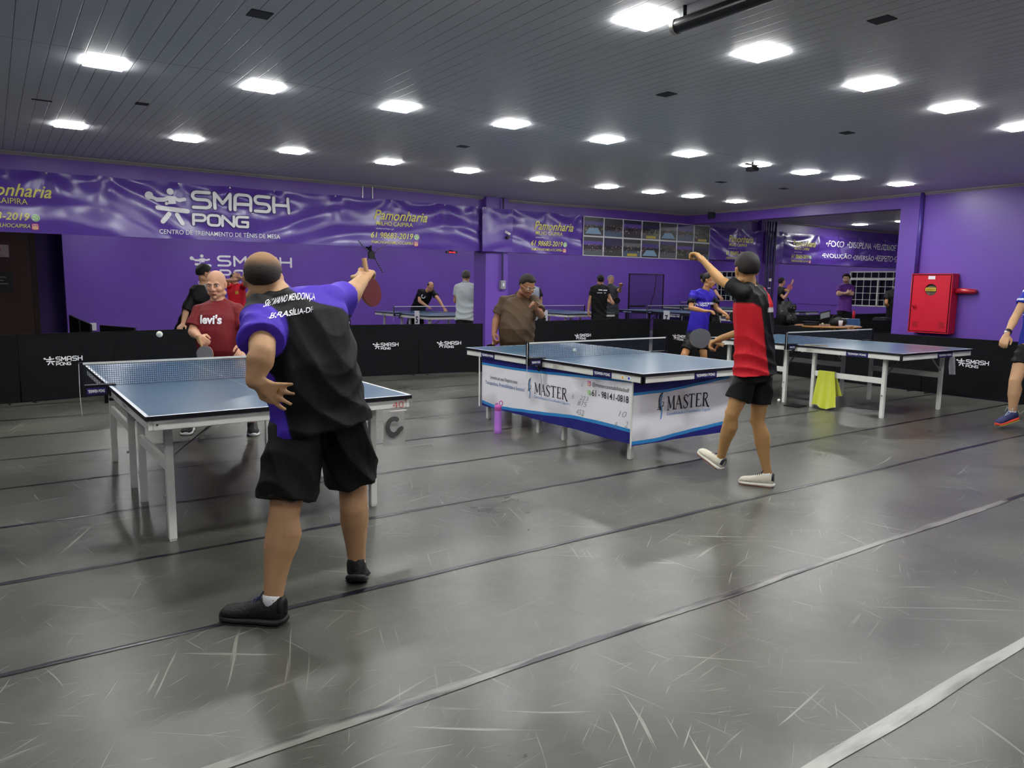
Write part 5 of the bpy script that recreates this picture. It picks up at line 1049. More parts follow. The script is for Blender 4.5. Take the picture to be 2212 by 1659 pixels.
def face_parts(body, h, brow='2A1E18', lips='8A4A40', iris=True, brow_w=.006):
    k = h.k; A = h.ax(); e = MB(); p = MB(); b = MB(); l = MB()
    for s_ in (-1, 1):
        e.sph(h.P(s_*.031, .073, .002), (.0135*k, .010*k, .0075*k), A, 12, 8); p.sph(h.P(s_*.031, .0805, .002), (.0056*k, .0035*k, .0056*k), A, 10, 6)
        b.tube([h.P(s_*.014, .092, .020), h.P(s_*.030, .093, .026), h.P(s_*.048, .080, .021)], [brow_w*.7*k, brow_w*k, brow_w*.5*k], 6)
    l.tube([h.P(-.023, .088, -.064), h.P(-.008, .0965, -.0615), h.P(0, .096, -.0625), h.P(.008, .0965, -.0615), h.P(.023, .088, -.064)], [.002*k, .0042*k, .0045*k, .0042*k, .002*k], 6)
    l.tube([h.P(-.018, .089, -.068), h.P(0, .0945, -.071), h.P(.018, .089, -.068)], [.002*k, .0045*k, .002*k], 6)
    e.build('eye', EYEW, body, True, True); p.build('iris', EYED, body, True, True); b.build('eyebrow', mat('brow_'+brow, brow, .8), body, True, True); l.build('lips', mat('lips_'+lips, lips, .5), body, True, True)
def hair_shell(body, h, colr, style='full', thick=.012, name='hair', tint=None, voxel=None):
    """shell over the skull that sinks under the skin where there is no hair"""
    n, m = 60, 40; k = h.k; vs = []
    for j in range(m+1):
        t = PI*j/m
        for i in range(n):
            p = 2*PI*i/n; x, y, z = math.sin(t)*math.cos(p), math.sin(t)*math.sin(p), math.cos(t)
            line = (.52 if style != 'low' else .38) if y > .55 else (-.72 if y < -.5 else None)
            if line is None: q = (y+.5)/1.05; line = -.62+(.52+.62)*(q**1.7 if q > 0 else 0)
            if style == 'ring': th = thick*min(1, max(-1, (z-line)*6)) if z < .42 and y < .45 else thick*(-.6 if z > .55 or y > .45 else .3)
            elif style == 'thin': th = thick*min(1, max(-1, (z-line)*6))*(1 if z < .5 else max(.1, 1-(z-.5)*1.7))
            else: th = thick*min(1, max(-1, (z-line)*7)); th *= (1+.5*max(0, z))
            th += .0008*math.sin(i*2.9+j*1.7)*(th > 0)
            if abs(x) > .8 and -.25 < y < .12 and -.6 < z < .0: th = -.004
            vs.append(h.P(x*(.0755+th), -.012+y*(.0945+th), .028+z*(.0875+th)))
    fs = [(j*n+i, j*n+(i+1) % n, (j+1)*n+(i+1) % n, (j+1)*n+i) for j in range(m) for i in range(n)]
    mb = MB().add(vs, fs); o = mb.build(name, HAIRM, body, True, True)
    co = np.array([tuple(v) for v in vs]); c = np.ones((len(vs), 4), np.float32); base = np.array(lin(colr)[:3]); c[:, :3] = base
    x, y, z = h.loc(co); nz = .8+.35*np.sin(z*420+np.sin(x*160)*2)*np.sin(y*300); c[:, :3] *= nz[:, None]
    if tint is not None:
        t2 = np.array(lin(tint[0])[:3]); a = np.clip((z-tint[1]+.25*np.maximum(y, 0)*0+.02*(y > 0))/.045, 0, 1)[:, None]; c[:, :3] = c[:, :3]*(1-a)+t2*a
    at_ = o.data.color_attributes.new('col', 'FLOAT_COLOR', 'POINT'); at_.data.foreach_set('color', c.ravel()); return o
def hand(mb, wrist, tip, palm_n, k=1.0, curl=.5, side=1, spread=.12, thumb=.6, grip=None):
    """palm with four bent fingers and a thumb. palm_n points out of the palm, side +1/-1 puts the thumb"""
    w_ = V(wrist); d = nrm(V(tip)-w_); n = V(palm_n); n = nrm(n-d*n.dot(d)); s = d.cross(n)*side
    P_ = lambda a, b, c: w_+(d*a+s*b+n*c)*k
    mb.caps([P_(0, 0, 0), P_(.03, 0, 0)], [.026*k, .027*k])
    for b in (-.026, -.009, .009, .026): mb.caps([P_(.02, b*.7, 0), P_(.085, b*1.08, -.003)], [.016*k, .0125*k], 10)
    mb.sph(P_(.045, .022, .006), (.03*k, .022*k, .018*k), (d, s, n), 12, 8)
    cs = curl if isinstance(curl, (list, tuple)) else (curl,)*4
    for i, (b, L_) in enumerate(((.028, .92), (.0095, 1.0), (-.0095, .95), (-.028, .78))):
        c = cs[i]; base = P_(.086, b*1.08, -.002); a = spread*(1.5-i)*.5; dd = nrm(d*math.cos(a)+s*math.sin(a)); q = [base]; ang = 0
        for seg, fr in ((.042, .75), (.027, 1.1), (.021, .7)):
            ang += c*fr; q.append(q[-1]+(dd*math.cos(ang)+n*math.sin(ang))*seg*L_*k)
        mb.caps(q, [.0125*k, .0115*k, .0105*k, .009*k], 10)
    tb = P_(.022, .026, .008); t1 = tb+(nrm(d*.55+s*.75+n*.35*thumb))*.036*k; t2 = t1+nrm(d*.8+s*.25*(1-thumb)+n*.65*thumb)*.03*k; t3 = t2+nrm(d*.85-s*.1*thumb+n*.5*thumb)*.024*k
    mb.caps([tb, t1, t2, t3], [.016*k, .0135*k, .012*k, .0105*k], 10)
def arm_chain(a, b, c, k, fat=1.0, sh=.052):
    a, b, c = V(a), V(b), V(c)
    pts = [a, lerp(a, b, .35), lerp(a, b, .75), b, lerp(b, c, .25), lerp(b, c, .6), c]
    return pts, [q*k*fat for q in (sh, .049, .042, .040, .043, .034, .027)]
def leg_chain(h, kn, an, k, fat=1.0):
    h, kn, an = V(h), V(kn), V(an); f = nrm((kn-h)); back = nrm((h-kn).cross((an-kn)).cross(h-an)) if (h-kn).cross(an-kn).length > .004 else Vector((0, 0, 0))
    return [h, lerp(h, kn, .5), lerp(h, kn, .88), kn, lerp(kn, an, .22), lerp(kn, an, .42), lerp(kn, an, .75), an], [q*k*fat for q in (.092, .080, .062, .058, .058, .060, .043, .036)]
def ring(c, lat, fw, a, b, n=26, e=2.3):
    out = []
    for i in range(n):
        t = 2*PI*i/n; x, y = math.cos(t), math.sin(t); x = math.copysign(abs(x)**(2/e), x); y = math.copysign(abs(y)**(2/e), y); out.append(V(c)+lat*(a*x)+fw*(b*y))
    return out
def shoe(par, ank, toe, k, cols, ground=None, lace=None, name='shoe', pitch=None):
    """trainer with upper, sole, laces; ank = ankle joint, toe = toe tip on the sole plane"""
    ank = V(ank); toe = V(toe); d = toe-ank; d.z = 0; d = nrm(d); up = Vector((0, 0, 1))
    if pitch: d = nrm(d*math.cos(pitch)-up*math.sin(pitch)); 
    side = d.cross(up).normalized(); u = side.cross(d).normalized()
    base = ank-u*.085*k-d*.055*k        # heel on the sole plane
    if ground is not None and not pitch: base.z = ground
    L_ = .285*k
    Q = lambda a, b, c: base+d*(a*L_)+side*(b*k)+u*(c*k)
    secs = [(0.0, .022, .108), (.06, .042, .120), (.16, .047, .114), (.28, .047, .108), (.40, .045, .102), (.54, .047, .086), (.70, .052, .072), (.84, .051, .066), (.94, .042, .058), (.985, .028, .046), (1.0, .012, .036)]
    def rg(a, wd, h0, h1, n=16):
        out = []
        for i in range(n):
            t = 2*PI*i/n; x, y = math.cos(t), math.sin(t); x = math.copysign(abs(x)**.75, x); y = math.copysign(abs(y)**.75, y)
            out.append(Q(a, wd*x*(1-(.05 if a < .35 else .25)*max(0, y)), (h0+h1)/2+(h1-h0)/2*y))
        return out
    upper = MB().loft([rg(a, wd, .018, h) for a, wd, h in secs])
    o = upper.build(name, mat('upper_'+cols[0], cols[0], .65, bump=(70, .3)), par, True, True)
    sole = MB().loft([rg(a-(.02 if a == 0 else 0)+(.02 if a == 1.0 else 0), wd+.005, .0+(.012 if a in (0.0, 1.0) else 0), .036 if 0 < a < 1 else .032) for a, wd, h in secs]); sole.build('sole', mat('sole_'+cols[1], cols[1], .6), o, True, True)
    so = MB().loft([rg(a, wd+.006, -.001, .006) for a, wd, h in secs[1:-1]]); so.build('outsole', mat('sole_'+cols[2], cols[2], .6), o, True, True)
    tab = MB(); tab.loft([rg(a, wd+.002, .04, h+.002) for a, wd, h in secs[:2]]); tab.build('heel_patch', mat('sole_'+cols[3], cols[3], .6), o, True, True)
    if lace:
        l = MB()
        for i in range(5):
            a = .36+.055*i; zt = .115-.0095*i; l.tube([Q(a, -.022, zt-.010), Q(a+.01, 0, zt+.003), Q(a, .022, zt-.010)], .003*k, 6)
        l.tube([Q(.34, 0, .118), Q(.28, -.03, .15), Q(.36, -.04, .112)], .0025*k, 6).tube([Q(.34, 0, .118), Q(.30, .03, .165), Q(.38, .045, .105)], .0025*k, 6)
        l.build('laces', mat('lace_'+lace, lace, .7), o, True, True)
    return o, (Q, rg)
def paddle(p, d, n, label, face='A01828', back='16161A', wood='C09060', k=1.0, flip=1, group='table tennis bats'):
    """bat: p = top of the handle where the blade starts, d = towards the blade tip, n = face normal"""
    p = V(p); d = nrm(d); n = V(n); n = nrm(n-d*n.dot(d)); s = d.cross(n)
    r = empty('table_tennis_bat', tuple(p), label=label, cat='bat')
    def outline(sx, sy, z):
        out = []
        for i in range(36):
            t = 2*PI*i/36; x = math.sin(t)*.0755*sx; y = .079-math.cos(t)*.081*sy
            if y < .03: x *= (.35+.65*y/.03) if y > 0 else .35
            out.append(p+(s*x+d*y+n*z)*k)
        return out
    MB().loft([outline(1, 1, -.003), outline(1, 1, .003)]).build('blade', mat('blade_wood', wood, .5), r, world=True)
    MB().loft([outline(.985, .985, .003), outline(.985, .985, .0065)]).build('rubber', mat('rubber_'+face, face, .6, spec=.25), r, world=True)
    MB().loft([outline(.985, .985, -.0065), outline(.985, .985, -.003)]).build('rubber', mat('rubber_'+back, back, .45), r, world=True)
    MB().loft([[p+(d*a+s*(wd*math.cos(t))+n*(.011*math.sin(t)))*k for t in [2*PI*i/14 for i in range(14)]] for a, wd in ((.012, .012), (-.03, .0125), (-.07, .014), (-.092, .0165))]).build('handle', mat('handle_wood', 'B08A60', .5), r, world=True)
    return r
def person(key, label, skin, shirt, shorts, k=1.0, voxel=.010, fat=1.0, belly=0.0, chest=(.165, .115), waist=(.15, .11), hip=(.165, .12), hair=('1A1412', 'full', .012), sleeve=.62, shirt_fn=None, shorts_len=.80,
           hands=None, shoes=None, face=True, headk=1.0, socks='E8E8E8', hem=.16, collar=None, jaw=1.0, hfat=0, cloth_amp=.006, legfat=1.0, armfat=1.0, knee_fn=None, cat='person', shcol_fn=None, skin_fn=None, brow='2A1E18', torso_fwd=None, shorts_flare=1.0, neck_r=.056, nu=.02):
    D = PD[key]; g = lambda n: V(D[n])
    pel, wai, che, nec = g('pelvis'), g('waist'), g('chest'), g('neck'); sl, sr = g('sl'), g('sr')
    root = empty('person', (pel.x, pel.y, 0), label=label, cat=cat)
    lat_s = nrm(sr-sl); hl_, hr_ = g('hipl'), g('hipr'); lat_h = nrm(hr_-hl_)
    body = MB(); h = Head(D['head'], D['face'], D['fup'], k*headk)
    spine = [pel-(wai-pel)*.12, pel, lerp(pel, wai, .5), wai, lerp(wai, che, .5), che, lerp(che, nec, .45), lerp(che, nec, .8), nec]
    hs = (hr_-hl_).length/2; ss = (sr-sl).length/2
    prof = [(0, hip[0]*.85, hip[1]*.85), (0, hip[0], hip[1]), (.25, (hip[0]+waist[0])/2, (hip[1]+waist[1])/2), (.4, waist[0], waist[1]), (.6, (waist[0]+chest[0])/2, (waist[1]+chest[1])/2), (.8, chest[0], chest[1]), (.95, max(chest[0]*.98, ss+.01), chest[1]*.88), (1, ss*.86, chest[1]*.62), (1, ss*.42, .062)]
    def rings(extra, z0=0, zb=0):
        out = []
        for i, (t, a, b) in enumerate(prof):
            if i < z0: continue
            c = spine[i]; j0, j1 = spine[max(0, i-1)], spine[min(len(spine)-1, i+1)]; ax = nrm(j1-j0)
            lat = nrm(lat_h*(1-t)+lat_s*t); lat = nrm(lat-ax*lat.dot(ax)); fw = ax.cross(lat)
            if fw.dot(h.f) < 0: fw = -fw
            if torso_fwd is not None and fw.dot(V(torso_fwd)) < 0: fw = -fw
            ex = extra if i < 8 else extra*.6
            bb = b+ex; c2 = c+fw*belly*max(0, math.cos((t-.35)*PI/1.25))*.5
            bb += belly*max(0, math.cos((t-.35)*PI/1.25))*.5
            out.append(ring(c2, lat, fw, (a+ex)*1.0, bb))
        return out
    body.loft(rings(-.006)); body.caps([nec-(nec-che)*.15, lerp(nec, h.c, .45), h.P(0, -.015, -.06)], [neck_r*1.08*k, neck_r*k, neck_r*.95*k], 16)
    head_shape(body, h, jaw, hfat)
    sc = []
    for s_ in 'lr':
        S_, E_, W_r = g('s'+s_), g('e'+s_), g('w'+s_); pts, rs = arm_chain(S_, E_, W_r, k, armfat); body.caps(pts, rs); body.caps([lerp(S_, nec, .55), S_], [.05*k, .052*k*armfat])
        HH = (hands or {}).get(s_, {}); tip = g('h'+s_); hd = nrm(tip-W_r); pn = V(HH.get('n', tuple(nrm(pel-W_r))))
        hand(body, W_r+hd*.01, W_r+hd*.1, pn, k*HH.get('k', 1.0), HH.get('curl', .45), HH.get('side', 1), HH.get('spread', .1), HH.get('thumb', .6))
        lp_, lr_ = leg_chain(g('hip'+s_), g('k'+s_), g('a'+s_), k, legfat); body.caps(lp_, lr_, 14); tv = g('t'+s_)-g('a'+s_); tv.z = 0; bk_ = -nrm(tv); K0, A0 = g('k'+s_), g('a'+s_); body.caps([lerp(K0, A0, .08)+bk_*.005*k, lerp(K0, A0, .27)+bk_*.024*k, lerp(K0, A0, .42)+bk_*.020*k, lerp(K0, A0, .66)+bk_*.006*k, A0+bk_*.012*k], [.050*k*legfat, .054*k*legfat, .050*k*legfat, .036*k*legfat, .028*k*legfat], 14); kf = -bk_; body.sph(K0+kf*.022*k, (.040*k, .040*k, .048*k))
    skc = np.array(lin(skin)[:3], np.float32)
    def skf(co):
        c = np.repeat(skc[None], len(co), 0); n_ = np.sin(co[:, 0]*37)*np.sin(co[:, 1]*31+co[:, 2]*29); c *= (1+.05*n_)[:, None]
        x, y, z = h.loc(co); cheek = np.exp(-(((np.abs(x)-.04)/.022)**2+((y-.07)/.03)**2+((z+.03)/.025)**2)); ears = np.exp(-(((np.abs(x)-.083)/.010)**2+((z)/.03)**2+((y+.01)/.03)**2)); nose = np.exp(-((x/.014)**2+((y-.105)/.014)**2+((z+.03)/.018)**2))
        m_ = np.clip(cheek*.25+ears*.4+nose*.3, 0, 1)[:, None]; c = c*(1-m_)+c*np.array([1.15, .78, .72])*m_
        if skin_fn: c = skin_fn(co, c, h)
        return c
    B = bake(body, 'body', SKINM, root, voxel, 3, None, skf)
    if face: face_parts(B, h, brow)
    if hair: hair_shell(B, h, hair[0], hair[1], hair[2], tint=hair[3] if len(hair) > 3 else None)
    # shirt
    sh = MB(); hemv = nrm(pel-wai); rr = rings(.014)[1:]
    low = [v+hemv*hem for v in rr[0]]; c0 = pel+hemv*hem; lowf = [c0+(v-c0)*1.07 for v in low]
    sh.loft([lowf, [lerp(a, b, .5)+(0*a) for a, b in zip(lowf, rr[0])]]+rr)
    sh.caps([nec-(nec-che)*.2, nec+(nec-che)*nu], [neck_r*1.25*k, neck_r*1.15*k], 16)
    sl_r = .066*k*armfat
    for s_ in 'lr':
        S_, E_ = g('s'+s_), g('e'+s_); cf = lerp(S_, E_, sleeve); sh.caps([lerp(S_, nec, .6), lerp(S_, nec, .15), S_], [.058*k, .064*k, .066*k*armfat]); sh.tube([S_, lerp(S_, cf, .5), cf], [.066*k*armfat, .067*k*armfat, .074*k*armfat], 18)
        sh.caps([lerp(S_, E_, .1), lerp(S_, che, .25)], [.062*k, .07*k])
    scol = flat(shirt) if shirt_fn is None else (lambda co: shirt_fn(co, D, h))
    SH = bake(sh, 'shirt', CLOM, root, voxel, 3 if key != 'big' else 14, folds(cloth_amp, 1, len(key)), scol)
    if collar:
        cm = MB(); ax = nrm(h.c-nec); b0 = nec+ax*.012; l_ = nrm(lat_s-ax*lat_s.dot(ax)); f_ = ax.cross(l_); rn = neck_r*1.16*k
        cm.tube([b0+l_*(rn*math.cos(t))+f_*(rn*math.sin(t))-ax*(.018*math.sin(t)*(1 if f_.dot(h.f) > 0 else -1)) for t in [2*PI*i/24 for i in range(25)]], .008*k, 8, cap=False)
        cm.build('collar', mat('collar_'+collar, collar, .7), SH, True, True)
    # shorts
    so = MB(); r2 = rings(-.001); so.loft([[v+hemv*.07 for v in r2[0]], r2[0], r2[1]])
    for s_ in 'lr':
        H_, K_ = g('hip'+s_), g('k'+s_); e = lerp(H_, K_, shorts_len); R0 = .098*k*legfat
        so.caps([H_, lerp(H_, e, .3)], [R0, R0*1.0], 18); so.tube([H_, lerp(H_, e, .5), e], [R0*1.0, R0*1.02*shorts_flare, R0*1.02*shorts_flare], 22)
    bake(so, 'shorts', CLOM, root, voxel, 3, folds(cloth_amp*1.1, 1, len(key)+2, .6), flat(shorts) if shcol_fn is None else (lambda co: shcol_fn(co, D, h)))
    if socks:
        for s_ in 'lr':
            A_, K_ = g('a'+s_), g('k'+s_); ax = nrm(K_-A_); m = MB().tube([A_-ax*.05*k, A_-ax*.01*k, A_+ax*(SKH if key != 'big' else .012)*k], [.031*k, .034*k*legfat, .037*k*legfat], 18); m.build('sock', mat('sock_'+socks, socks, .8, bump=(200, .3)), root, True, True)
    if shoes:
        for s_ in 'lr':
            sp = shoes.get(s_, shoes.get('both')); 
            shoe(root, g('a'+s_), g('t'+s_), k*sp.get('k', 1), sp['c'], sp.get('ground'), sp.get('lace'), pitch=sp.get('pitch'))
    return root, B, SH, h
def decal(target, mb, o, right, up, dist, name, m, lift=.004, parent=None):
    "print projected onto the cloth along the viewing side of the garment"
    mb = refine(mb, .010); o = V(o); right = nrm(right); up = V(up); up = nrm(up-right*up.dot(right)); n = right.cross(up)
    L = abs_loc(target); me = target.data; bv = BVHTree.FromPolygons([v.co+L for v in me.vertices], [p.vertices for p in me.polygons])
    xy = np.array([(v[0], v[1]) for v in mb.v]); dep = np.full(len(xy), np.nan)
    for i, v in enumerate(mb.v):
        hit = bv.ray_cast(o+right*v[0]+up*v[1]+n*dist, -n, dist*2.2)
        if hit[0] is not None: dep[i] = (hit[0]-o).dot(n)
    ok = ~np.isnan(dep); X, Y = xy[:, 0], xy[:, 1]; A = np.stack([np.ones(len(X)), X, Y, X*X, X*Y, Y*Y], 1)
    cf = np.linalg.lstsq(A[ok], dep[ok], rcond=None)[0]; ft = A@cf; dep = np.where(ok, np.maximum(dep, ft-.002), ft)
    out = [tuple(o+right*v[0]+up*v[1]+n*(float(dp)+lift+v[2])) for v, dp in zip(mb.v, dep)]
    mb.v = out; return mb.build(name, m, parent or target, world=True, fix=False)
SKH = .020
CB = {'both': {'c': ('0D0D0F', '2A2A2E', '101012', '0D0D0F'), 'ground': 0}}
CW = {'both': {'c': ('D8D4C8', 'E8E4DC', '8A4A30', '20222E'), 'ground': 0}}
VC = Vector((math.sin(math.radians(55.344)), -math.cos(math.radians(55.344)), 0))   # sideways as the hall photo was taken, for cloth patterns
VF = Vector((math.cos(math.radians(55.344)), math.sin(math.radians(55.344)), 0))
def col(c): return np.array(lin(c)[:3], np.float32)
def sstep(x, a, b): t = np.clip((x-a)/(b-a), 0, 1); return t*t*(3-2*t)
def mixc(a, b, t): return a*(1-t[:, None])+b*t[:, None]
# ---------- 1 the big player in front
def big_shirt(co, D, h):
    pel, nec = np.array(D['pelvis']), np.array(D['neck']); ax = nec-pel; L = np.linalg.norm(ax); ax /= L; lat = np.array(VC)-ax*np.dot(np.array(VC), ax); lat /= np.linalg.norm(lat)
    t = (co-pel)@ax/L; u = (co-pel)@lat; dpt = (co-pel)@np.array(VF)
    c = np.repeat(col('4A2FB0')[None], len(co), 0)
    left = np.interp(t, [-.3, 0, .3, .45, .95, 1.15], [-.125, -.112, -.092, -.13, -.137, -.06]); right = np.interp(t, [-.3, .5, .70, .78, .86, 1.0, 1.2], [.30, .30, .26, .18, .13, .075, .03])
    blk = sstep(u, left-.006, left+.006)*(1-sstep(u, right-.006, right+.006))
    a, b = np.array(D['sl']), np.array(D['el']); d = b-a; q = (co-a)@d/np.dot(d, d); dist = np.linalg.norm(co-(a+d*np.clip(q, 0, 1)[:, None]), axis=1)
    blk = blk*(1-sstep(q+.9*(-.02-u), .20, .26)*(1-sstep(dist, .100, .108)))
    return mixc(c, col('0B0B0D'), blk)
r1, B1, S1, h1 = person('big', 'heavy balding man in a purple and black jersey seen from behind, swinging a red bat', 'B48C66', '4A2FB0', '0C0C0B', k=1.04, voxel=.0075, chest=(.205, .15), waist=(.20, .16), hip=(.20, .155), belly=.03,
    hair=('3A322C', 'thin', .006, ('9A7452', .040)), sleeve=.74, shirt_fn=big_shirt, shorts_len=.90, hem=.10, collar=None, armfat=1.28, legfat=1.12, headk=1.0, hfat=.6, neck_r=.064, cloth_amp=.009, shorts_flare=1.12, nu=.10, face=True, brow='6A5A50',
    hands={'l': {'n': tuple(VF+VC*.15), 'curl': (.35, .2, .25, .2), 'side': -1, 'spread': .6, 'thumb': .5, 'k': .92}, 'r': {'n': tuple(-VC*.2-VF*.2+Vector((0, 0, -1))), 'curl': .95, 'side': 1, 'k': 1.05, 'thumb': 1}},
    shoes={'l': {'c': ('101013', '15151A', '0E0E10', '101013'), 'ground': 0.0, 'lace': '20305A', 'k': .99}, 'r': {'c': ('101013', '15151A', '0E0E10', '101013'), 'pitch': .42, 'k': .95}})
P1 = PD['big']; ax1 = nrm(V(P1['neck'])-V(P1['pelvis'])); nb = -VF
tr = nrm(V(P1['sr'])-V(P1['sl'])+Vector((0, 0, .0)))
rt = nrm(VC+Vector((0, 0, .27))); upb = nrm(Vector((0, 0, 1))-VC*.25)
rt = nrm(VC+Vector((0, 0, .17))); upb = nrm(Vector((0, 0, 1))-VC*.17)
t1 = fit(text_mb('SILVANO MENDONÇA', .1, .006), 0, 0, .182, .038); t1.v = [(x, y+.012*math.sin(x/.182*PI), z) for x, y, z in t1.v]
decal(S1, t1, V(P1['chest'])+Vector((0, 0, .084))-VC*.103, rt, upb, .45, 'lettering', WPR)
decal(S1, fit(text_mb('BRASÍLIA-DF', .05, .01), 0, 0, .150, .030), V(P1['chest'])+Vector((0, 0, .046))-VC*.062, rt, upb, .45, 'lettering', WPR)
rg1 = MB(); 
# ring on the left hand
w1 = V(P1['wl']); d1_ = nrm(V(P1['hl'])-w1); n0 = VF+VC*.15; n1 = nrm(n0-d1_*n0.dot(d1_)); s1_ = d1_.cross(n1)*-1; pc = w1+d1_*.01+(d1_*.102-s1_*.013)*1.04
rg1.tube([pc+(s1_*math.cos(t)+n1*math.sin(t))*.0115 for t in [2*PI*i/18 for i in range(19)]], .0025, 6).build('finger_ring', mat('gold', 'D8A840', .25, 1), B1, True, True)
hR = V(P1['hr']); paddle(hR+VC*.012+Vector((0, 0, -.01)), nrm(VC*.20-VF*.05+Vector((0, 0, -1))), nrm(-VF*.55+VC*.95), 'bat with dark red rubber swung by the big player in purple', face='560A18', back='16161A', k=1.0)
# ---------- 2 opponent in the dark red shirt
r2, B2, S2, h2 = person('tshirt', 'bald man in a dark red T-shirt facing the camera across the near table', 'C49478', '6E1C22', '0B0B0D', k=1.02, voxel=.0062, chest=(.19, .13), waist=(.19, .145), hip=(.185, .14), belly=.05, hair=None, sleeve=.78, hem=.17, neck_r=.062, hfat=.7, headk=1.08, cloth_amp=.005, collar='6A1A20', brow='8A6A50', armfat=1.12,
    hands={'l': {'n': (.6, .3, -.4), 'curl': .9, 'side': 1, 'thumb': .8}, 'r': {'curl': .5, 'side': -1}}, shoes={'both': {'c': ('0D0D0F', 'E8E8E8', '101012', '0D0D0F'), 'ground': 0}})
P2 = PD['tshirt']; c2 = V(P2['chest'])
decal(S2, fit(text_mb("levi's", 0, .035), -.115, -.0, .20, .085), c2+VC*.0+Vector((0, 0, -.035)), VC, (0, 0, 1), .4, 'lettering', WPR)
paddle(V(P2['hl'])+VC*.005+Vector((0, 0, -.045))-VF*.02, nrm(VC*.35+Vector((0, 0, -1))), -VF, 'grey looking bat held low by the man in the dark red T-shirt', face='6E6C72', back='8E1428')
# ---------- 3 person behind him in black with grey shoulders
def grey_sh(co, D, h):
    c = np.repeat(col('0A0A0D')[None], len(co), 0); n_ = np.array(D['sr']); d = np.linalg.norm(co-(n_*.45+np.array(D['neck'])*.55), axis=1); return mixc(c, col('8E9098'), 1-sstep(d, .13, .16))
person('grayshoulder', 'dark haired player in black with a grey shoulder, leaning on the barrier', 'B08468', '0A0A0D', '0B0B0D', voxel=.010, hair=('14100E', 'full', .020), shirt_fn=grey_sh, sleeve=.95, hem=.1, face=False, shoes=CB, armfat=1.05, cloth_amp=.006,
    hands={'l': {'n': (0, 0, -1), 'curl': .15}, 'r': {'n': (0, 0, -1), 'curl': .3}})
# ---------- 4 boy in bright red behind
r4, B4, S4, h4 = person('redboy', 'young player in bright red with a raised arm behind the man in dark red', 'C09074', 'C41428', '0B0B0D', voxel=.010, k=.97, hair=('1A1412', 'low', .014), sleeve=.5, shoes=CW, collar='14141A', hands={'r': {'n': (0, -1, 0), 'curl': .15, 'spread': .5}, 'l': {'curl': .4}})
decal(S4, disc_mb(.035), V(PD['redboy']['chest'])+VC*.05, VC, (0, 0, 1), .4, 'badge', mat('badge_gold', 'B08A20', .5))
def glasses(B, h, c='101014', r=.0018):
    g_ = MB(); k = h.k
    for s_ in (-1, 1):
        g_.tube([h.P(s_*.031+.021*math.cos(t), .098-.004*abs(math.cos(t)), .0+.014*math.sin(t)) for t in [2*PI*i/16 for i in range(17)]], r*k, 6, cap=False)
        g_.tube([h.P(s_*.052, .094, .003), h.P(s_*.075, .06, .006), h.P(s_*.083, -.005, .008)], r*k, 6)
    g_.tube([h.P(-.010, .1, .002), h.P(.010, .1, .002)], r*k, 6); g_.build('glasses', mat('frame_'+c, c, .3), B, True, True)
# ---------- 5 man in black leaning over table 5
r5, B5, S5, h5 = person('bending', 'bald man with glasses in black leaning over far table number 5', 'C09070', '0A0A0F', '0D0D12', voxel=.010, hair=('3A322C', 'ring', .008), sleeve=.62, shoes=CB, chest=(.18, .125), waist=(.165, .125), hem=.1,
    hands={'l': {'n': (0, 0, -1), 'curl': .15}, 'r': {'n': (0, 0, -1), 'curl': .12, 'spread': .4}}, torso_fwd=(0, 0, -1))
glasses(B5, h5, r=.003)
decal(S5, ring_mb(arc(0, 0, .045, 120, 350), .02), V(PD['bending']['chest'])+Vector((0, 0, 0)), VC, (0, 0, 1), .4, 'emblem', WPR)
# ---------- 6 man in grey polo
person('polo', 'grey haired man in a light grey polo shirt, back turned, at far table 5', 'C09478', 'B4BCBC', '0D0D0F', voxel=.010, hair=('55524E', 'full', .013), sleeve=.60, shoes=CB, face=False, collar='A8B2B2', chest=(.18, .12), waist=(.165, .12), hem=.10)
# ---------- 7 brown T-shirt
r7, B7, S7, h7 = person('brown', 'stocky man with glasses in a brown T-shirt looking down behind the middle table', '8A5E44', '4A3929', 'B82038', k=1.0, voxel=.0066, hair=('221C1A', 'full', .012), sleeve=.75, hem=.12, chest=(.195, .145), waist=(.20, .16), hip=(.185, .14), belly=.09, hfat=.5, neck_r=.062, armfat=1.12, cloth_amp=.006, collar='382C24', headk=1.06, brow='1C1614',
    hands={'l': {'n': (.7, -.2, 0), 'curl': 1.0, 'side': 1, 'thumb': .9}, 'r': {'n': (-.5, -.6, .1), 'curl': .6, 'side': 1}}, shoes=CB)
glasses(B7, h7, 'C0A888', .0022)
P7 = PD['brown']; paddle(V(P7['hl'])-VC*.01+Vector((0, 0, -.045)), nrm(-VC*.28+Vector((0, 0, -1))+VF*.1), nrm(-VF+VC*.1), 'black bat hanging from the hand of the man in the brown T-shirt', face='0B0B0D', back='8E1428')
# ---------- 8 player behind him
def grey_w(co, D, h): 
    c = np.repeat(col('0B0B0D')[None], len(co), 0); n_ = (co-np.array(D['chest']))@np.array(VC); return mixc(c, col('9AA2B4'), 1-sstep(np.abs(n_-.05), .07, .10))
person('behindbrown', 'player in grey and black almost hidden behind the man in the brown T-shirt', 'B08468', '0B0B0D', '0B0B0D', voxel=.011, hair=('15110F', 'full', .012), shirt_fn=grey_w, shoes=CB)
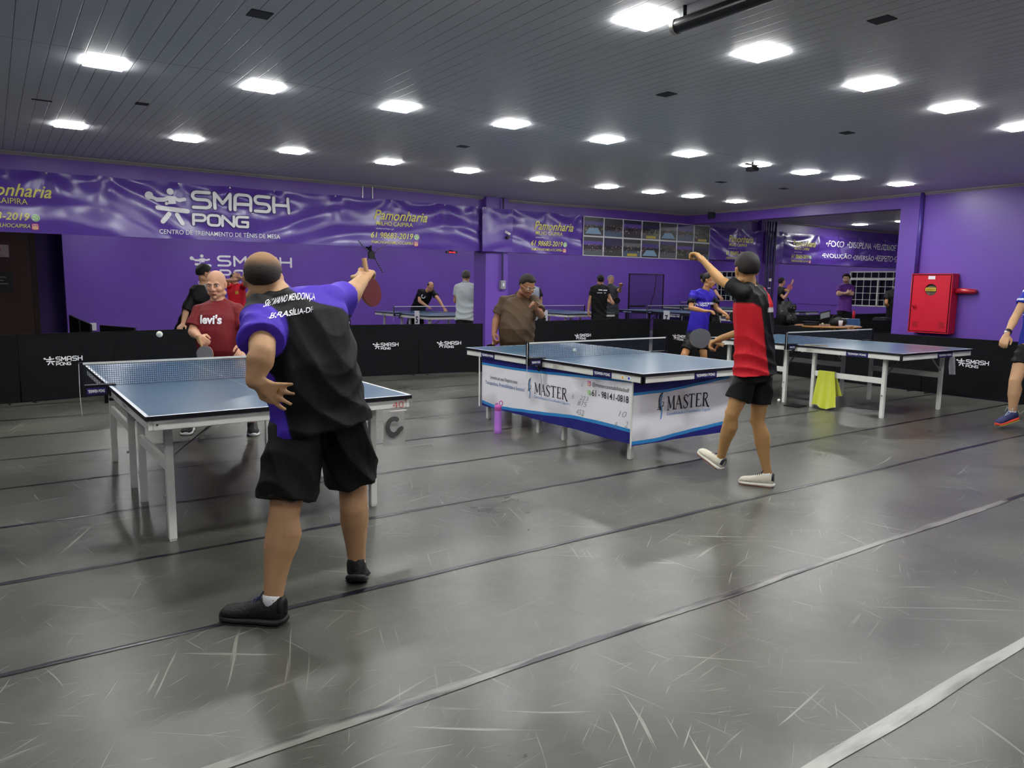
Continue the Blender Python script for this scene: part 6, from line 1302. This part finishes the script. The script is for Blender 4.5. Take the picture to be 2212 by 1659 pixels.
# ---------- 9 / 10 far table 6
r9, B9, S9, h9 = person('blackback', 'man in a black team shirt seen from behind at far table number 6', 'B88A6C', '0A0A0D', '0A0A0D', voxel=.010, hair=('17120F', 'full', .010), sleeve=.60, face=False, shoes=CB, chest=(.18, .12), waist=(.175, .13), hem=.14, hands={'l': {'curl': .4}, 'r': {'curl': .9}})
c9 = V(PD['blackback']['chest'])
lo = MB()
for x, y, w_, hh in ((-.02, .05, .09, .022), (.09, .045, .10, .022), (-.05, -.01, .12, .012), (.11, -.01, .05, .012)): lo.add([(x-.02, y, 0), (x-.02+w_, y, 0), (x-.02+w_, y+hh, 0), (x-.02, y+hh, 0)], [(0, 1, 2, 3)])
decal(S9, lo, c9, VC, (0, 0, 1), .4, 'printed_logo', WPR)
P9 = PD['blackback']; paddle(V(P9['hr'])+VC*.02, nrm(VC+Vector((0, 0, .2))), -VF, 'black bat held by the man in the black team shirt', face='0B0B0D')
r10, B10, S10, h10 = person('grayhair', 'smiling grey haired man in dark grey raising a hand beyond far table 6', 'B08468', '34363C', '0A0A0D', voxel=.010, hair=('8E8A86', 'thin', .008), sleeve=.6, shoes=CB, brow='6A625C', hands={'r': {'n': (-.5, -.8, 0), 'curl': .7}, 'l': {'curl': .4}})
# ---------- 11 boy in blue
def blue_sh(co, D, h):
    pel, nec = np.array(D['pelvis']), np.array(D['neck']); ax = nec-pel; L = np.linalg.norm(ax); t = (co-pel)@(ax/L)/L
    c = np.repeat(col('3222A8')[None], len(co), 0); c = mixc(c, col('0A0A0E'), 1-sstep(t, -.12, .10))
    for s_ in 'lr':
        a, b = np.array(D['s'+s_]), np.array(D['e'+s_]); d = b-a; q = (co-a)@d/np.dot(d, d); dist = np.linalg.norm(co-(a+d*np.clip(q, 0, 1)[:, None]), axis=1)
        m_ = sstep(q, .12, .55)*(dist < .11); c = mixc(c, col('0A0A0E'), m_)
    return c
r11, B11, S11, h11 = person('blue', 'boy in a blue and black team shirt holding a bat, standing behind the middle table', 'A87850', '3222A8', '0B0B0D', voxel=.0085, k=.98, hair=('14100E', 'full', .012), sleeve=.72, hem=.12, shirt_fn=blue_sh, collar='0A0A0E', chest=(.175, .115), waist=(.16, .115), hip=(.17, .125), shoes=CW,
    hands={'l': {'n': (.2, -.3, -1), 'curl': .5, 'side': 1}, 'r': {'n': (-.3, -.5, -.8), 'curl': .95, 'side': 1}}, cloth_amp=.007)
lo = MB(); logo_stacked(lo, 0, 0, .058); decal(S11, lo, V(PD['blue']['chest'])+VC*-.05+Vector((0, 0, -.06)), nrm(VC*.85-VF*.5), (0, 0, 1), .4, 'team_logo', WPR)
P11 = PD['blue']; paddle(V(P11['hr'])+VC*.015+Vector((0, 0, -.01)), nrm(VC+Vector((0, 0, -.12))), -VF, 'black bat with light edge held by the boy in blue', face='0A0A0C', back='0A0A0C', wood='D8C8B0')
# ---------- 12 player behind the boy in blue
person('purplebehind', 'player in a purple shirt mostly hidden behind the boy in blue', 'B88A6C', '5A2E88', '0A0A0D', voxel=.011, hair=('17120F', 'full', .010), shoes=CB)
# ---------- 13 boy in red and black
def boy_sh(co, D, h):
    pel, nec = np.array(D['pelvis']), np.array(D['neck']); u = (co-pel)@np.array(VC); z = co[:, 2]; dp = (co-pel)@np.array(VF)
    c = np.repeat(col('C01C28')[None], len(co), 0); blk = col('0A0A0C')
    # black from the raised sleeve diagonally across to the right side
    zt, zb = 1.47, .86; tt = np.clip((zt-z)/(zt-zb), 0, 1); edge = -.05+.115*tt
    c = mixc(c, blk, sstep(u, edge-.005, edge+.005)*(1-sstep(z, 1.60, 1.61)*0))
    # raised arm and its shoulder
    sh_ = 1-sstep(np.abs(z-1.43), .10, .12); 
    c = mixc(c, blk, sstep(z+.5*np.maximum(u+.08, 0), 1.34, 1.355)*(1-sstep(u, .03, .05)))
    redR = sstep(u, .045, .055)*sstep(z, 1.315+0*u, 1.325); c = mixc(c, col('C81E2C'), redR)
    wht = sstep(u, .035, .045)*sstep(z, 1.285, 1.29)*(1-sstep(z, 1.315, 1.32)); c = mixc(c, col('DAD6D6'), wht)
    return c
r13, B13, S13, h13 = person('boy', 'boy in a red and black shirt seen from behind, one fist raised', 'B28858', 'C01C28', '0E0E0D', voxel=.0066, k=.94, headk=1.05, chest=(.145, .105), waist=(.138, .105), hip=(.145, .115), hair=('1C1614', 'full', .012), sleeve=.62, hem=.045, shirt_fn=boy_sh, shorts_len=.62, shorts_flare=1.05, legfat=.90, armfat=.92, neck_r=.05, cloth_amp=.007,
    hands={'l': {'n': (0, -.2, -1), 'curl': 1.0, 'side': -1, 'thumb': .9}, 'r': {'n': (.1, -.3, -1), 'curl': 1.0, 'side': -1, 'thumb': .9}}, torso_fwd=tuple(VF-VC*.8),
    shoes={'l': {'c': ('D8D2C0', 'E6E0D6', '8A4A30', '1A1E30'), 'pitch': -.42, 'lace': '1A1E30', 'k': .88}, 'r': {'c': ('D8D2C0', 'E6E0D6', '8A4A30', '1A1E30'), 'ground': 0.0, 'lace': '1A1E30', 'k': .93}})
P13 = PD['boy']; paddle(V(P13['hr'])-VC*.025+Vector((0, 0, .0)), nrm(-VC*.8+Vector((0, 0, .22))+VF*.3), nrm(-VF+Vector((0, 0, .45))-VC*.25), 'dark grey bat held low by the boy in red and black', face='3E4046', back='8E1428', wood='D09A50')
# ---------- 14 server, far right
r14, B14, S14, h14 = person('server', 'distant player in a black shirt serving with a pink bat', 'C09074', '0A0A0D', '0A0A0D', voxel=.011, hair=('17120F', 'full', .012), sleeve=.6, shoes=CW, hands={'l': {'n': (0, 0, 1), 'curl': .2}, 'r': {'curl': .9}})
P14 = PD['server']; paddle(V(P14['hr'])+Vector((0, 0, .02)), nrm(Vector((0, 0, 1))+VC*.3), -VF, 'pink bat in the hand of the distant server', face='D87888')
MB().tube([V(P14['wl'])+Vector((.0, .0, .0)), V(P14['wl'])+Vector((.02, .0, .03))], .034, 12).build('wristband', SB, B14, True, True)
# ---------- 15 man with crossed arms
r15, B15, S15, h15 = person('crossed', 'bearded man in a purple shirt and black shorts standing with crossed arms by the window', 'C8A088', '5B2A80', '0B0B0D', voxel=.010, k=1.03, hair=('15100E', 'full', .022), sleeve=.68, shoes=CW, collar='0B0B0D', hem=.12, hands={'l': {'n': (0, 1, 0), 'curl': .5}, 'r': {'n': (0, 1, 0), 'curl': .5}}, chest=(.17, .12),
    skin_fn=lambda co, c, h: mixc(c, col('4A3428'), (lambda x, y, z: np.exp(-(((z+.075)/.03)**2))*(y > .0)*.8)(*h.loc(co))))
# ---------- 16 man in a cap
r16, B16, S16, h16 = person('cap', 'man in a dark cap and black T-shirt cut off by the purple wall edge', 'A87858', '0A0A0C', '1E222C', voxel=.011, hair=('15151C', 'full', .020), sleeve=.6, shoes=CB, hem=.18)
MB().sph(h16.P(0, .11, .055), (.065*h16.k, .06*h16.k, .008), h16.ax(), 16, 8).build('cap_brim', mat('cap_navy', '1A2030', .7), B16, True, True)
# ---------- 17 player at the right edge
def edge_sh(co, D, h): 
    c = np.repeat(col('2430A0')[None], len(co), 0); return mixc(c, col('D8D8E0'), (np.sin(co[:, 2]*60+co[:, 0]*20) > .75)*(co[:, 2] > 1.2)*1.0)
r17, B17, S17, h17 = person('edge', 'player cut by the right picture edge, bare leg and colourful shoe stepping forward', 'C49A74', '2430A0', '0B0B0C', voxel=.0085, k=1.0, hair=('1A1412', 'full', .012), sleeve=.45, shirt_fn=edge_sh, shorts_len=.52, hem=.1, legfat=1.02, face=False,
    hands={'l': {'n': (.6, .2, 0), 'curl': .6, 'side': 1}, 'r': {'curl': .8}}, shoes={'l': {'c': ('242858', 'E04838', 'C8D830', 'D8E030'), 'pitch': .22, 'lace': 'C8D8E8', 'k': .98}, 'r': {'c': ('242858', 'E04838', 'C8D830', 'D8E030'), 'ground': .02, 'k': .98}})
P17 = PD['edge']; wa = V(P17['wl']); ea = V(P17['el']); dw = nrm(ea-wa); MB().tube([wa+dw*.02, wa+dw*.05], .035, 14).build('watch_strap', mat('watch_dark', '1C1428', .4), B17, True, True)
MB().sph(wa+dw*.035-VC*.03-VF*.012, (.016, .016, .016), n=10, m=8).build('watch_face', SW, B17, True, True)
